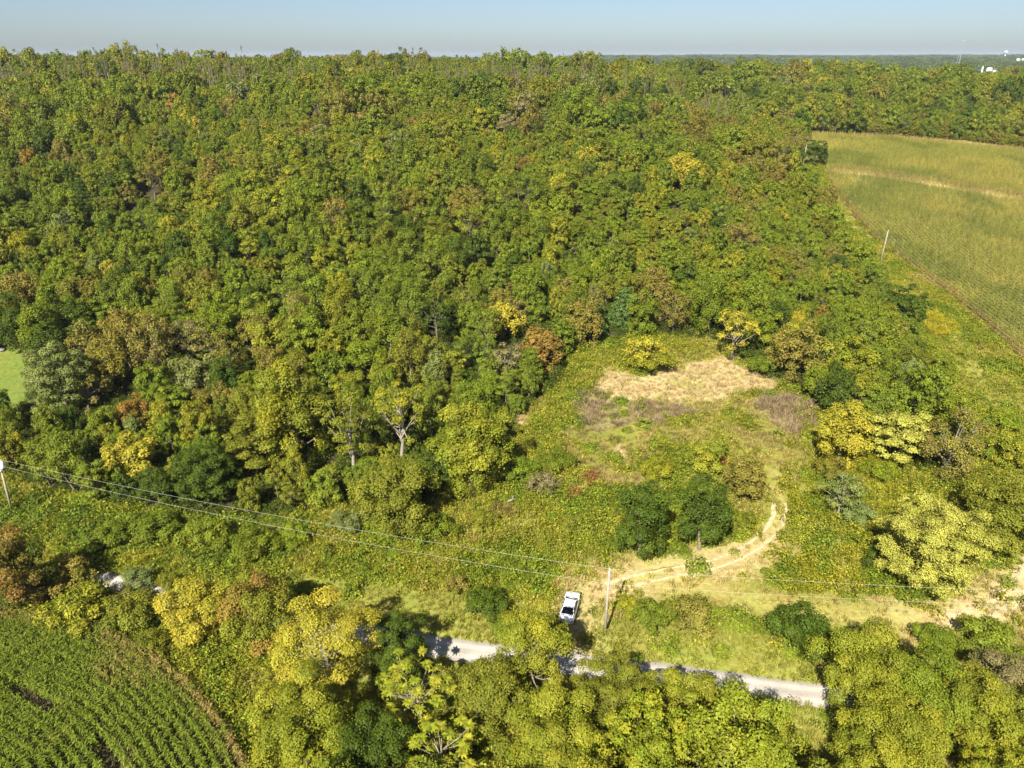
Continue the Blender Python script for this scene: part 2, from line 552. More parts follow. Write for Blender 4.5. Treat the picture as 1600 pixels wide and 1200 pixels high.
def ribbon(name, line, offs, varf, mat, lift, edge=0.35, seed=1):
    line = np.asarray(line)
    # resample at about 0.8 m
    d = np.r_[0, np.cumsum(np.hypot(*np.diff(line, axis=0).T))]
    s = np.arange(0, d[-1], 0.8)
    p = np.stack([np.interp(s, d, line[:, 0]), np.interp(s, d, line[:, 1])], 1)
    t = np.gradient(p, axis=0)
    t /= np.linalg.norm(t, axis=1)[:, None]
    nrm = np.stack([-t[:, 1], t[:, 0]], 1)
    rows, va = [], []
    for k, o in enumerate(offs):
        oo = np.full(len(s), float(o))
        if k in (0, len(offs) - 1):
            oo = oo + (fbm(s, s * 0 + k * 31 + seed, 2.2, seed) - 0.5) * 2 * edge
        q = p + nrm * oo[:, None]
        lz = lift if 0 < k < len(offs) - 1 else lift - 0.06
        rows.append(np.stack([q[:, 0], q[:, 1], H(q[:, 0], q[:, 1]) + lz], 1))
        va.append(np.full(len(s), varf[k]))
    n, m = len(s), len(offs)
    v = np.stack(rows, 1).reshape(-1, 3)
    idx = np.arange(n * m).reshape(n, m)
    q = np.stack([idx[:-1, :-1].ravel(), idx[:-1, 1:].ravel(), idx[1:, 1:].ravel(), idx[1:, :-1].ravel()], 1)
    b = MB()
    b.add(v, q[:, ::-1], var=np.stack(va, 1).reshape(-1))
    return link(name, b.mesh(name, [mat], True))


w2 = ROAD_W / 2
tag(ribbon('gravel_road', ROAD, [-w2 - 0.3, -w2 + 0.15, -0.95, -0.6, -0.25, 0.25, 0.6, 0.95, w2 - 0.15, w2 + 0.3], [0.66, 0.82, 1.0, 1.1, 0.84, 0.84, 1.1, 1.0, 0.82, 0.66], GRAVEL, 0.05), kind='structure')
DIRT = flat_material('pale_dirt', (0.48, 0.385, 0.21), 0.95, noise=1.6, dark=0.62, spec=0.1, bump=0.4)
for k, off in enumerate((-0.8, 0.8)):
    t = np.gradient(TRACK, axis=0); t /= np.linalg.norm(t, axis=1)[:, None]
    ln = TRACK + np.stack([-t[:, 1], t[:, 0]], 1) * off
    tag(ribbon('wheel_track', ln[30:84], [-0.28, -0.12, 0.12, 0.28], [1, 1, 1, 1], DIRT, 0.05, 0.34, 3 + k), kind='structure')
    t = np.gradient(TRACK2, axis=0); t /= np.linalg.norm(t, axis=1)[:, None]
    ln = TRACK2 + np.stack([-t[:, 1], t[:, 0]], 1) * off * 1.1
    tag(ribbon('wheel_track', ln[:44], [-0.42, -0.2, 0.2, 0.42], [1, 1, 1, 1], DIRT, 0.06, 0.35, 7 + k), kind='structure')

# ------------------------------------------------------------------ plant builders
UP = np.array([0, 0, 1.0])


def unit(v):
    return v / (np.linalg.norm(v, axis=-1, keepdims=True) + 1e-9)


def leaves(mb, P, Nrm, size, rng, var, var2, aspect=0.62, jit=0.25, mat=0, bent=0.12):
    n = len(P)
    if n == 0:
        return
    sz = size * (0.7 + 0.6 * rng.random(n))
    T = unit(np.cross(Nrm, unit(rng.normal(size=(n, 3)))))
    Bt = np.cross(Nrm, T)
    P = P + rng.normal(size=(n, 3)) * jit * 0.3
    h = (sz * 0.5)[:, None]
    w = h * aspect
    d = Nrm * h * bent
    v = np.stack([P - T * h - d, P - Bt * w + d, P + T * h - d, P + Bt * w + d], 1).reshape(-1, 3)
    q = np.arange(n * 4).reshape(n, 4)
    mb.add(v, q, var=np.repeat(var, 4), mat=mat, var2=np.repeat(var2, 4))


def sphere_dirs(n, rng):
    i = np.arange(n) + 0.5
    ph = np.arccos(1 - 2 * i / n)
    th = math.pi * (1 + 5 ** 0.5) * i + rng.random() * 6.28
    d = np.stack([np.cos(th) * np.sin(ph), np.sin(th) * np.sin(ph), np.cos(ph)], 1)
    return unit(d + rng.normal(size=(n, 3)) * 0.16)


def tree_meshes(style, W, Ht, leaf, dens, seed, bark=None, joined=False):
    """returns (crown mesh, trunk mesh) in local coordinates, base at the origin"""
    rng = np.random.default_rng(seed)
    bark = bark or BARK
    mb, tb = MB(), MB()
    bot = {'round': 0.05, 'tall': 0.07, 'airy': 0.26, 'pads': 0.06, 'conifer': 0.04, 'twig': 0.12, 'rosette': 0.30, 'spindle': 0.12, 'shrub': 0.0, 'old': 0.03}[style] * Ht
    cz = (bot + Ht) / 2
    rz = (Ht - bot) / 2
    rx = W / 2
    C = np.array([0, 0, cz])
    lean = rng.normal(size=2) * 0.05
    clumps = []        # centre, radius xy, radius z
    if style in ('round', 'tall', 'airy', 'pads', 'twig', 'shrub', 'spindle', 'rosette', 'old'):
        k = {'round': 36, 'tall': 32, 'airy': 22, 'pads': 46, 'twig': 24, 'shrub': 22, 'spindle': 9, 'rosette': 40, 'old': 92}[style]
        ds = sphere_dirs(k, rng)
        ds = ds[ds[:, 2] > (-0.78 if style not in ('shrub',) else -0.1)]
        lob = rng.normal(size=(5, 3))
        lob = unit(lob)
        for d in ds:
            f = (0.62 + 0.30 * rng.random()) if style != 'old' else (0.76 + 0.16 * rng.random())
            f *= 1 + 0.20 * np.max(lob @ d) - 0.1 + 0.12 * rng.normal()
            if style == 'tall':
                f *= 1.0 - 0.32 * max(d[2], 0) * 0 + 0.1 * rng.normal()
                taper = 1.0 - 0.45 * max(0, d[2])
            else:
                taper = 1.0
            c = C + np.array([d[0] * rx * f * taper, d[1] * rx * f * taper, d[2] * rz * f * (1.2 if d[2] < 0 else 1.0)])
            r = rx * {'round': 0.255, 'tall': 0.29, 'airy': 0.24, 'pads': 0.23, 'twig': 0.30, 'shrub': 0.30, 'spindle': 0.24, 'rosette': 0.18, 'old': 0.17}[style] * (0.7 + 0.6 * rng.random())
            fl = {'round': 0.95, 'tall': 1.25, 'airy': 0.6, 'pads': 0.42, 'twig': 0.9, 'shrub': 0.85, 'spindle': 1.6, 'rosette': 0.5, 'old': 0.65}[style]
            clumps.append((c, r, r * fl))
    if style == 'conifer':
        nl = 9
        for l in range(nl):
            z = bot + (Ht - bot) * (l + 0.3) / nl
            rr = rx * (1 - (l + 0.2) / nl) ** 0.75
            nb = max(4, int(9 * rr / rx) + 2)
            for b in range(nb):
                a = 6.283 * (b + rng.random() * 0.6) / nb + l
                for f in (0.55, 0.92):
                    rad = rr * f * (0.85 + 0.25 * rng.random())
                    clumps.append((np.array([math.cos(a) * rad, math.sin(a) * rad, z - 0.12 * rad + rng.normal() * 0.08]), rx * 0.22, rx * 0.13))
        clumps.append((np.array([0, 0, Ht * 0.97]), rx * 0.14, Ht * 0.05))
    tot = sum(r * r for _, r, _ in clumps)
    area = 4 * math.pi * tot * 0.6
    nleaf = int(dens * area / (leaf * leaf * 0.3))
    thr = 0.55 if style in ('round', 'tall', 'pads', 'old') else 0.3
    cvar = rng.random(len(clumps))
    c2 = np.clip(rng.random(len(clumps)) * 1.25 - 0.25, 0, 1)
    for i, (c, r, rzc) in enumerate(clumps):
        n = max(4, int(nleaf * r * r / tot))
        d = unit(rng.normal(size=(n, 3)))
        outw = unit(c - C + np.array([0, 0, 0.35 * rz]))
        d = unit(d + outw * 0.55 + UP * 0.15)
        rad = (0.72 + 0.38 * rng.random(n) ** 0.7) * (1 + 0.22 * np.sin(d @ rng.normal(size=3) * 5 + rng.random() * 6))
        if style in ('twig', 'spindle'):
            rad = 0.25 + 0.95 * rng.random(n)
        P = c + d * np.stack([r * rad, r * rad, rzc * rad], 1)
        e = (P - C) / np.array([rx, rx, rz])
        keep = (np.linalg.norm(e, axis=1) > thr * (0.7 + 0.5 * rng.random(n))) & (P[:, 2] > 0.05)
        keep &= (d @ outw + 0.8 * d[:, 2]) > -0.35 - 0.5 * rng.random(n)
        P, d = P[keep], d[keep]
        Nn = unit(d * 0.75 + UP * 0.45 + rng.normal(size=P.shape) * 0.36)
        va = np.clip(0.30 * cvar[i] + 0.70 * rng.random(len(P)), 0, 1)
        v2 = np.clip(c2[i] * 0.8 + 0.08 * rng.normal(size=len(P)), 0, 1)
        if style == 'rosette':
            # fans of long pinnate fronds at the branch ends
            for a in np.arange(11) * 6.283 / 11 + rng.random():
                ll = 0.70 * (0.7 + 0.5 * rng.random())
                base = c + np.array([0, 0, r * 0.4])
                ez = 0.35 + 0.3 * rng.random()
                prev = base
                va_f = rng.random()
                for s in range(4):
                    ang = ez - s * 0.33
                    nxt = prev + np.array([math.cos(a) * math.cos(ang), math.sin(a) * math.cos(ang), math.sin(ang)]) * ll / 4
                    side = np.array([-math.sin(a), math.cos(a), 0]) * (0.06, 0.12, 0.13, 0.08)[s]
                    s2 = np.array([-math.sin(a), math.cos(a), 0]) * (0.12, 0.13, 0.08, 0.01)[s]
                    mb.add(np.array([prev - side, prev + side, nxt + s2, nxt - s2]), [(0, 1, 2, 3)], var=va_f, var2=c2[i])
                    prev = nxt
            P, Nn, va, v2 = P[::3], Nn[::3], va[::3], v2[::3]
        leaves(mb, P, Nn, leaf, rng, va, v2, 0.32 if style == 'conifer' else 0.66)
    # interior leaves that close the crown
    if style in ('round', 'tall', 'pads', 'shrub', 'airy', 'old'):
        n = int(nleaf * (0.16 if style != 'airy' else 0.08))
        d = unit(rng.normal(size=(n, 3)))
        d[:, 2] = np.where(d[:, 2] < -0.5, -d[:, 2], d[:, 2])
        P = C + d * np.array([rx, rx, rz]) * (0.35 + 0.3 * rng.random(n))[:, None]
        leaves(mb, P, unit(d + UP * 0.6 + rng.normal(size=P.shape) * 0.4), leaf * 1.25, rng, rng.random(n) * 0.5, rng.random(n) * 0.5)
    # trunk and limbs
    tr = max(0.07, 0.022 * Ht) * (0.8 if style in ('shrub', 'twig', 'spindle') else 1.0)
    top = np.array([lean[0] * Ht, lean[1] * Ht, cz + rz * 0.35])
    pts = [np.array([0, 0, -0.4]), np.array([0, 0, 0.05 * Ht]), top * 0.5 + rng.normal(size=3) * 0.03 * Ht * np.array([1, 1, 0]), top]
    tb.tube(pts, [tr * 1.35, tr, tr * 0.7, tr * 0.25], 6)
    nlimb = {'airy': 16, 'twig': 22, 'rosette': 18, 'spindle': 9, 'conifer': 0}.get(style, 9)
    for i in rng.permutation(len(clumps))[:nlimb]:
        c = clumps[i][0]
        f = 0.25 + 0.5 * rng.random()
        s = pts[1] + (top - pts[1]) * f
        mid = s * 0.5 + c * 0.5 + np.array([0, 0, -0.04 * Ht * rng.random()])
        endp = c + (c - C) * (0.15 if style in ('airy', 'rosette', 'twig', 'spindle') else -0.1)
        tb.tube([s, mid, endp], [tr * 0.42, tr * 0.28, tr * 0.1], 4)
    if style in ('twig', 'spindle'):
        for i in range(len(clumps)):
            c, r, rzc = clumps[i]
            for k in range(9 if style == 'twig' else 5):
                e = c + unit(rng.normal(size=3) + (c - C) / rx + UP * 0.6) * np.array([r, r, rzc]) * 1.15
                tb.tube([c * 0.75 + C * 0.25, e], [tr * 0.16, tr * 0.05], 3)
    if joined:
        mb2 = MB()
        mb2.v, mb2.q, mb2.t, mb2.mq, mb2.mt, mb2.var, mb2.var2, mb2.n = mb.v, mb.q, mb.t, mb.mq, mb.mt, mb.var, mb.var2, mb.n
        off = mb.n
        mb2.q += [q + off for q in tb.q]
        mb2.mq += [m + 1 for m in tb.mq]
        mb2.v += tb.v; mb2.var += tb.var; mb2.var2 += tb.var2; mb2.n += tb.n
        return mb2.mesh('wood_form', [LEAF, bark]), None
    return mb.mesh('crown', [LEAF]), tb.mesh('trunk', [bark], True)


def place_tree(name, loc, meshes, rz, scale, tint, tint_b, label, cat, group=None, part='crown', stem='trunk'):
    r = empty(name, loc, rz)
    r.scale = scale
    tag(r, label, cat, group)
    c = link(part, meshes[0], r)
    c['tint'] = [float(v) for v in tint]
    c['tint_b'] = [float(v) for v in tint_b]
    link(stem, meshes[1], r)
    return r


# foliage colours (linear albedo) and the word for each
TINTS = {
    'mid green': ((0.108, 0.140, 0.010), (0.135, 0.160, 0.012)),
    'bright green': ((0.125, 0.162, 0.010), (0.165, 0.190, 0.013)),
    'olive green': ((0.135, 0.145, 0.012), (0.160, 0.160, 0.014)),
    'yellow-green': ((0.150, 0.172, 0.011), (0.245, 0.232, 0.018)),
    'dark green': ((0.050, 0.078, 0.006), (0.070, 0.100, 0.007)),
    'grey-green': ((0.135, 0.160, 0.035), (0.180, 0.200, 0.055)),
    'golden yellow': ((0.315, 0.268, 0.024), (0.240, 0.230, 0.018)),
    'bronze': ((0.175, 0.145, 0.024), (0.145, 0.145, 0.016)),
    'russet': ((0.220, 0.130, 0.026), (0.175, 0.140, 0.020)),
    'blue-green': ((0.085, 0.140, 0.028), (0.110, 0.165, 0.034)),
    'pale yellow-green': ((0.320, 0.310, 0.050), (0.255, 0.260, 0.036)),
    'grey-brown': ((0.185, 0.155, 0.060), (0.155, 0.145, 0.034)),
    'yellow olive': ((0.150, 0.165, 0.012), (0.245, 0.225, 0.014)),
}

# landmark trees: picture centre of the crown, crown width in px, height/width, style, colour, name, label, anchor phrase
LM = [
    (738, 700, 118, 1.15, 'round', 'yellow-green', 'broadleaf_tree', 'big yellow-green rounded tree at the west edge of the brushy clearing', 'the yellow-green clearing tree'),
    (1003, 806, 85, 1.6, 'round', 'dark green', 'broadleaf_tree', 'dark green tree on the west side of the close pair in the clearing', None),
    (1101, 797, 84, 1.6, 'round', 'dark green', 'broadleaf_tree', 'dark green tree of the close pair, the one next to the bending track', None),
    (1166, 745, 62, 1.25, 'round', 'bronze', 'broadleaf_tree', 'small reddish-brown tree just behind the dark green pair in the clearing', None),
    (1455, 842, 146, 1.05, 'old', 'pale yellow-green', 'broadleaf_tree', 'large pale yellow domed tree standing alone above the power lines', None),
    (1320, 672, 82, 1.25, 'round', 'golden yellow', 'broadleaf_tree', 'golden tree at the east edge of the clearing by the dry brush', 'the golden clearing tree'),
    (1408, 678, 80, 1.25, 'pads', 'pale yellow-green', 'broadleaf_tree', 'yellow tree with drooping layered leaf tiers beside the thin brown tree', 'the yellow layered tree'),
    (1485, 690, 98, 1.1, 'twig', 'bronze', 'broadleaf_tree', 'thin brown half-bare tree with many grey twigs beside the yellow layered tree', None),
    (1565, 795, 110, 1.0, 'round', 'olive green', 'broadleaf_tree', 'olive brown bushy tree between the pale yellow domed tree and the cornfield track', None),
    (1578, 700, 55, 1.1, 'round', 'yellow-green', 'broadleaf_tree', 'small bright yellow tree below the grassy strip beside the cornfield', None),
    (1150, 515, 62, 1.35, 'airy', 'golden yellow', 'broadleaf_tree', 'small yellow tree on a thin white trunk at the back of the straw patch', 'the yellow white-trunked tree'),
    (1318, 765, 58, 1.35, 'airy', 'grey-green', 'broadleaf_tree', 'slim pale grey-green tree below the golden tree', None),
    (620, 770, 118, 1.15, 'round', 'olive green', 'broadleaf_tree', 'broad olive green tree with a dark hollow, nearest the power lines', 'the olive power-line tree'),
    (450, 640, 100, 1.75, 'tall', 'yellow olive', 'broadleaf_tree', 'tall tan and yellow thinning tree at the front of the wood', 'the tall tan thinning tree'),
    (545, 665, 80, 1.9, 'airy', 'olive green', 'broadleaf_tree', 'tall loose olive tree on a thin pale trunk at the front of the wood', None),
    (622, 640, 78, 1.9, 'airy', 'yellow olive', 'broadleaf_tree', 'tall loose yellowish tree showing a pale trunk behind the broad olive tree', None),
    (395, 690, 90, 1.2, 'pads', 'olive green', 'broadleaf_tree', 'layered dusky olive tree beside the tall tan thinning tree', None),
    (322, 735, 95, 1.0, 'old', 'dark green', 'broadleaf_tree', 'dense dusky green tree at the wood edge above the power lines', 'the dusky wood-edge tree'),
    (205, 712, 66, 1.1, 'round', 'golden yellow', 'broadleaf_tree', 'small yellow-orange tree at the wood edge above the power lines', 'the small orange-yellow tree'),
    (90, 588, 92, 1.25, 'old', 'grey-green', 'broadleaf_tree', 'grey-green rounded tree beside the mown lawn', 'the lawn tree'),
    (135, 600, 60, 1.2, 'twig', 'bronze', 'broadleaf_tree', 'brownish thin tree tucked against the grey-green tree by the lawn', None),
    (18, 885, 98, 1.45, 'round', 'dark green', 'broadleaf_tree', 'dark green tree with a browned top beside the near cornfield', None),
    (305, 950, 100, 1.25, 'round', 'golden yellow', 'broadleaf_tree', 'golden yellow tree between the near cornfield and the gravel road', 'the golden roadside tree'),
    (398, 950, 118, 1.15, 'round', 'yellow olive', 'broadleaf_tree', 'yellow-green tree with orange flecks beside the golden roadside tree', None),
    (505, 1000, 165, 1.15, 'airy', 'golden yellow', 'broadleaf_tree', 'large thinning golden tree with pale bare branches near the road', 'the thinning golden tree'),
    (622, 1012, 88, 1.35, 'old', 'dark green', 'broadleaf_tree', 'dark green tree whose shadow falls on the gravel road', None),
    (645, 1075, 125, 1.1, 'rosette', 'yellow-green', 'broadleaf_tree', 'open yellow tree with starry leaf fans and pale branches', 'the starry-leaved tree'),
    (836, 1006, 112, 1.8, 'round', 'yellow olive', 'broadleaf_tree', 'olive brown tree that hides the rear of the white car', 'the tree hiding the white car'),
    (470, 1130, 150, 1.1, 'round', 'yellow-green', 'broadleaf_tree', 'yellow-green tree beside the lower end of the near cornfield', None),
    (485, 1175, 80, 1.1, 'rosette', 'yellow-green', 'broadleaf_tree', 'yellow-green tree with big starry leaf fans near the cornfield corner', None),
    (770, 1085, 120, 1.15, 'round', 'olive green', 'broadleaf_tree', 'olive green tree on the camera side of the road, below the car', None),
    (690, 1170, 110, 1.1, 'rosette', 'yellow-green', 'broadleaf_tree', 'low yellow tree with starry leaf fans below the open yellow one', None),
    (590, 1165, 110, 1.1, 'round', 'dark green', 'broadleaf_tree', 'dark green tree below the open starry-leaved yellow tree', None),
    (870, 1150, 130, 1.1, 'round', 'yellow-green', 'broadleaf_tree', 'bright yellow-green tree below the tree that hides the car', None),
    (960, 1085, 120, 1.05, 'old', 'olive green', 'broadleaf_tree', 'fine-leaved dusky olive tree beside the road, east of the car tree', None),
    (1062, 1095, 110, 1.15, 'round', 'yellow olive', 'broadleaf_tree', 'yellow-flecked tree beside the sunlit stretch of gravel road', None),
    (1175, 1135, 100, 1.0, 'round', 'yellow-green', 'broadleaf_tree', 'low yellow-green tree under the sunlit stretch of gravel road', None),
    (1355, 1045, 125, 1.25, 'round', 'yellow-green', 'broadleaf_tree', 'tall bright yellow-green tree standing on the road where its sunlit stretch ends', 'the bright tree at the road end'),
    (1450, 1085, 130, 1.15, 'round', 'bright green', 'broadleaf_tree', 'fresh green tree just east of the tall bright roadside tree', None),
    (1385, 1160, 150, 1.1, 'round', 'yellow-green', 'broadleaf_tree', 'broad yellow-green tree below the tall bright roadside tree', None),
    (1575, 1060, 110, 1.05, 'airy', 'grey-brown', 'broadleaf_tree', 'greyish half-bare tree at the far east end of the roadside row', None),
    (1515, 1105, 120, 1.3, 'round', 'yellow olive', 'broadleaf_tree', 'yellow-olive tree between the roadside row and the greyish half-bare tree', None),
    (1612, 1118, 96, 1.25, 'round', 'olive green', 'broadleaf_tree', 'olive tree cut by the frame edge below the greyish half-bare tree', None),
    (1570, 1160, 100, 1.1, 'round', 'yellow olive', 'broadleaf_tree', 'yellow-olive tree below the greyish half-bare roadside tree', None),
    (785, 500, 56, 1.1, 'round', 'golden yellow', 'broadleaf_tree', 'yellow-orange topped tree just behind the russet tree at the clearing', None),
    (846, 540, 60, 1.15, 'round', 'russet', 'broadleaf_tree', 'russet brown tree at the northwest corner of the clearing', 'the russet clearing tree'),
    (790, 560, 50, 1.3, 'airy', 'grey-brown', 'broadleaf_tree', 'pale grey thin tree west of the russet clearing tree', None),
    (828, 575, 56, 1.2, 'conifer', 'mid green', 'pine_tree', 'green tiered pine in front of the russet clearing tree', None),
    (928, 492, 48, 1.3, 'conifer', 'blue-green', 'pine_tree', 'blue-green pine at the back edge of the clearing, the roundest there', 'the blue-green pine'),
    (885, 497, 52, 1.35, 'conifer', 'mid green', 'pine_tree', 'green pine beside the blue-green pine, on its west side', None),
    (975, 478, 50, 1.2, 'conifer', 'blue-green', 'pine_tree', 'blue-green pine beside the roundest one, on its east side', None),
    (1048, 398, 48, 1.1, 'round', 'bright green', 'broadleaf_tree', 'bright green round tree halfway up the wood, level with the corner pole', 'the bright green slope tree'),
    (466, 425, 44, 1.4, 'tall', 'bright green', 'broadleaf_tree', 'bright lime tall tree in the middle of the left-hand wood', 'the lime tall tree'),
    (430, 318, 56, 1.4, 'tall', 'yellow-green', 'broadleaf_tree', 'pale yellow-green tall tree far up the wooded slope', None),
    (1345, 398, 46, 1.0, 'round', 'bright green', 'broadleaf_tree', 'bright green bush-like tree beside the pole at the cornfield', None),
    (1412, 478, 66, 1.1, 'old', 'dark green', 'broadleaf_tree', 'dark green tree where the wood meets the grass strip by the cornfield', 'the dark strip-side tree'),
    (1330, 565, 80, 1.15, 'round', 'yellow-green', 'broadleaf_tree', 'yellow-green tree in the thicket behind the golden tree', None),
    (1245, 545, 78, 1.15, 'round', 'bronze', 'broadleaf_tree', 'bronze tinted tree just east of the straw patch', 'the bronze straw-side tree'),
    (754, 188, 24, 1.4, 'round', 'russet', 'broadleaf_tree', 'rusty orange tree far up the wood below the skyline', None),
    (850, 148, 42, 1.2, 'old', 'golden yellow', 'broadleaf_tree', 'pale golden round tree far up the wood near the skyline', None),
    (838, 208, 26, 1.8, 'conifer', 'dark green', 'pine_tree', 'dark tiered pine far up the wood below the pale golden tree', None),
    (1066, 268, 60, 1.1, 'round', 'golden yellow', 'broadleaf_tree', 'big golden tree high in the wood, west of the far cornfield', None),
    (1275, 238, 40, 0.95, 'old', 'dark green', 'broadleaf_tree', 'dark green tree jutting into the far cornfield behind the distant pole', None),
    (1240, 222, 44, 1.0, 'twig', 'bronze', 'broadleaf_tree', 'brownish tree behind the distant pole at the corner of the cornfield', None),
    (1010, 545, 62, 0.9, 'airy', 'golden yellow', 'broadleaf_tree', 'small golden thicket tree just behind the straw patch', None),
]
CF = {'round': 0.57, 'tall': 0.56, 'airy': 0.62, 'pads': 0.55, 'conifer': 0.5, 'twig': 0.58, 'rosette': 0.66, 'old': 0.55, 'shrub': 0.5, 'spindle': 0.6}


def solve_crown(px, py, w, hr, cf):
    d = ray(px, py)
    s = np.geomspace(25, 900, 3000)
    W = w * s / FPX
    f = CAM_H + s * d[2] - H(s * d[0], s * d[1]) - cf * hr * W
    k = int(np.argmax(f < 0)) if (f < 0).any() else len(s) - 1
    return s[k] * d[0], s[k] * d[1], w * s[k] / FPX


TREES = []          # x, y, W of everything that stands, to keep others off
anchors = []
for k, (px, py, w, hr, st, colr, nm, label, anchor) in enumerate(LM):
    x, y, W = solve_crown(px, py, w, hr, CF[st])
    Ht = W * hr
    depth = project(x, y, 0)[2]
    lf = float(np.clip((0.0025 if py > 900 else 0.0027) * depth, 0.15, 0.50)) * (0.8 if st == 'old' else 1.0)
    dens = {'airy': 0.75, 'twig': 0.62, 'rosette': 0.45, 'pads': 1.15, 'conifer': 1.1, 'old': 0.8}.get(st, 1.0)
    if 'thinning golden' in label:
        dens = 0.95
    bark = PALE_BARK if st in ('airy', 'rosette', 'twig') else BARK
    ms = tree_meshes(st, W, Ht, lf, dens, 100 + k, bark)
    t1, t2 = TINTS[colr]
    if 'browned top' in label or 'orange flecks' in label:
        t2 = (0.24, 0.13, 0.03)
    place_tree(nm, (x, y, float(H(x, y)) - 0.05), ms, 0.0, (1, 1, 1), t1, t2, label, 'tree' if nm == 'broadleaf_tree' else 'pine')
    TREES.append((x, y, W))
    if anchor:
        anchors.append((x, y, anchor))

# ------------------------------------------------------------------ the rest of the wood: positions first
def jitter_grid(x0, x1, y0, y1, step, rng):
    xs = np.arange(x0, x1, step)
    ys = np.arange(y0, y1, step)
    X, Y = np.meshgrid(xs, ys)
    X = X + (np.arange(len(ys)) % 2)[:, None] * step * 0.5
    n = X.size
    return X.ravel() + (rng.random(n) - 0.5) * step * 0.85, Y.ravel() + (rng.random(n) - 0.5) * step * 0.85


rng = np.random.default_rng(21)
cand = []
for (y0, y1, step, wlo, whi) in ((40, 190, 2.4, 3.1, 7.4), (190, 300, 2.6, 3.4, 8.2), (300, 480, 3.6, 4.6, 11.5), (480, 900, 5.0, 6.5, 16.0)):
    half = 1.0 * y1 + 40
    X, Y = jitter_grid(-half, half, y0, y1, step, rng)
    Z = H(X, Y)
    px, py, dp = project(X, Y, Z + 5)
    m = zone_masks(X, Y)
    keep = m['forest'] & ~m['lawn'] & ~m['corn_far'] & ~m['straw'] & (px > -220) & (px < 1820)
    X, Y = X[keep], Y[keep]
    big = np.clip(0.75 * smooth(0.38, 0.72, fbm(X, Y, 34, 123)) + 0.55 * rng.random(len(X)) ** 2.2, 0, 1)
    cand.append(np.stack([X, Y, wlo + (whi - wlo) * big], 1))
cand = np.concatenate(cand)
cand = cand[rng.permutation(len(cand))]
cand = cand[np.argsort(-cand[:, 2] * (0.55 + 0.9 * rng.random(len(cand))), kind='stable')]
cells, taken, CS = {}, [], 13.0
for k, (x_, y_, w_) in enumerate(cand.tolist()):
    ci_, cj_ = int(x_ // CS), int(y_ // CS)
    free = True
    for a_ in (ci_ - 1, ci_, ci_ + 1):
        for b_ in (cj_ - 1, cj_, cj_ + 1):
            for (x2_, y2_, w2_) in cells.get((a_, b_), ()):
                if (x_ - x2_) ** 2 + (y_ - y2_) ** 2 < (0.40 * (w_ + w2_)) ** 2:
                    free = False
                    break
            if not free:
                break
        if not free:
            break
    if free:
        cells.setdefault((ci_, cj_), []).append((x_, y_, w_))
        taken.append(k)
cand = cand[taken]
# filler trees in the roadside row at the bottom of the picture
X, Y = jitter_grid(-26, 46, 27, 50, 4.6, rng)
W = 5.2 + 2.5 * rng.random(len(X))
tx, ty, td = project(X, Y, H(X, Y) + W * 1.15)
lim = np.interp(tx, [380, 430, 560, 700, 760, 900, 1000, 1100, 1140, 1290, 1320, 1420, 1600, 1700], [1190, 1080, 1075, 1125, 1100, 1095, 1080, 1095, 1130, 1135, 1080, 1040, 1010, 1000])
m = zone_masks(X, Y)
keep = (ty > lim) & (rng.random(len(X)) > 0.2) & (m['road'] > 4.5) & (~m['corn_near']) & (np.hypot(X - CORN_C[0], Y - CORN_C[1]) > CORN_R + 3)
cand = np.concatenate([cand, np.stack([X, Y, W], 1)[keep]])
lm = np.array(TREES)
dd = np.hypot(cand[:, None, 0] - lm[None, :, 0], cand[:, None, 1] - lm[None, :, 1])
ok = (dd > 0.36 * (cand[:, None, 2] + lm[None, :, 2])).all(1)
# nothing between the camera and a landmark crown at the edge of the clearing
cand = cand[ok]
cand = cand[rng.random(len(cand)) > 0.03]
cz = H(cand[:, 0], cand[:, 1])
far = cand[:, 1]
Hh = 1.9 * cand[:, 2] ** 0.86 * np.where(far < 300, 0.72 + 0.55 * rng.random(len(cand)), 0.95 + 0.35 * rng.random(len(cand)))
Hh[far > 480] *= 1.0
cx, cy, cd = project(cand[:, 0], cand[:, 1], cz + Hh * 0.6)
size = cand[:, 2] * FPX / cd
# nothing stands in the way of the things that the photograph shows beyond the trees
blocked = np.zeros(len(cand), bool)
for (qx, qy) in [(1376, 405), (1379, 390), (1383, 370), (1255, 255), (1256, 245), (1257, 233), (20, 560), (20, 590), (25, 620), (5, 550), (1290, 290), (1330, 350), (1400, 440), (1450, 500), (1500, 580), (1480, 540), (1275, 225), (1290, 245),
                 (1540, 620), (19, 790), (10, 760), (900, 575), (960, 600), (1050, 575), (1120, 560), (1220, 600), (880, 600), (850, 640), (1545, 108), (1592, 92), (1497, 95), (1534, 108)]:
    qd = 1e9 if qy < 112 else project(*at(qx, qy))[2]
    hit = (np.abs(cx - qx) < size * 0.58) & (qy - cy < size * 0.62) & (cy - qy < size * 0.70) & (cd < qd)
    blocked |= hit
cand, Hh, cz, cx, cy, cd, size = cand[~blocked], Hh[~blocked], cz[~blocked], cx[~blocked], cy[~blocked], cd[~blocked], size[~blocked]
inview = (cx > 6) & (cx < 1594) & (cy > 60) & (cy < 1225)

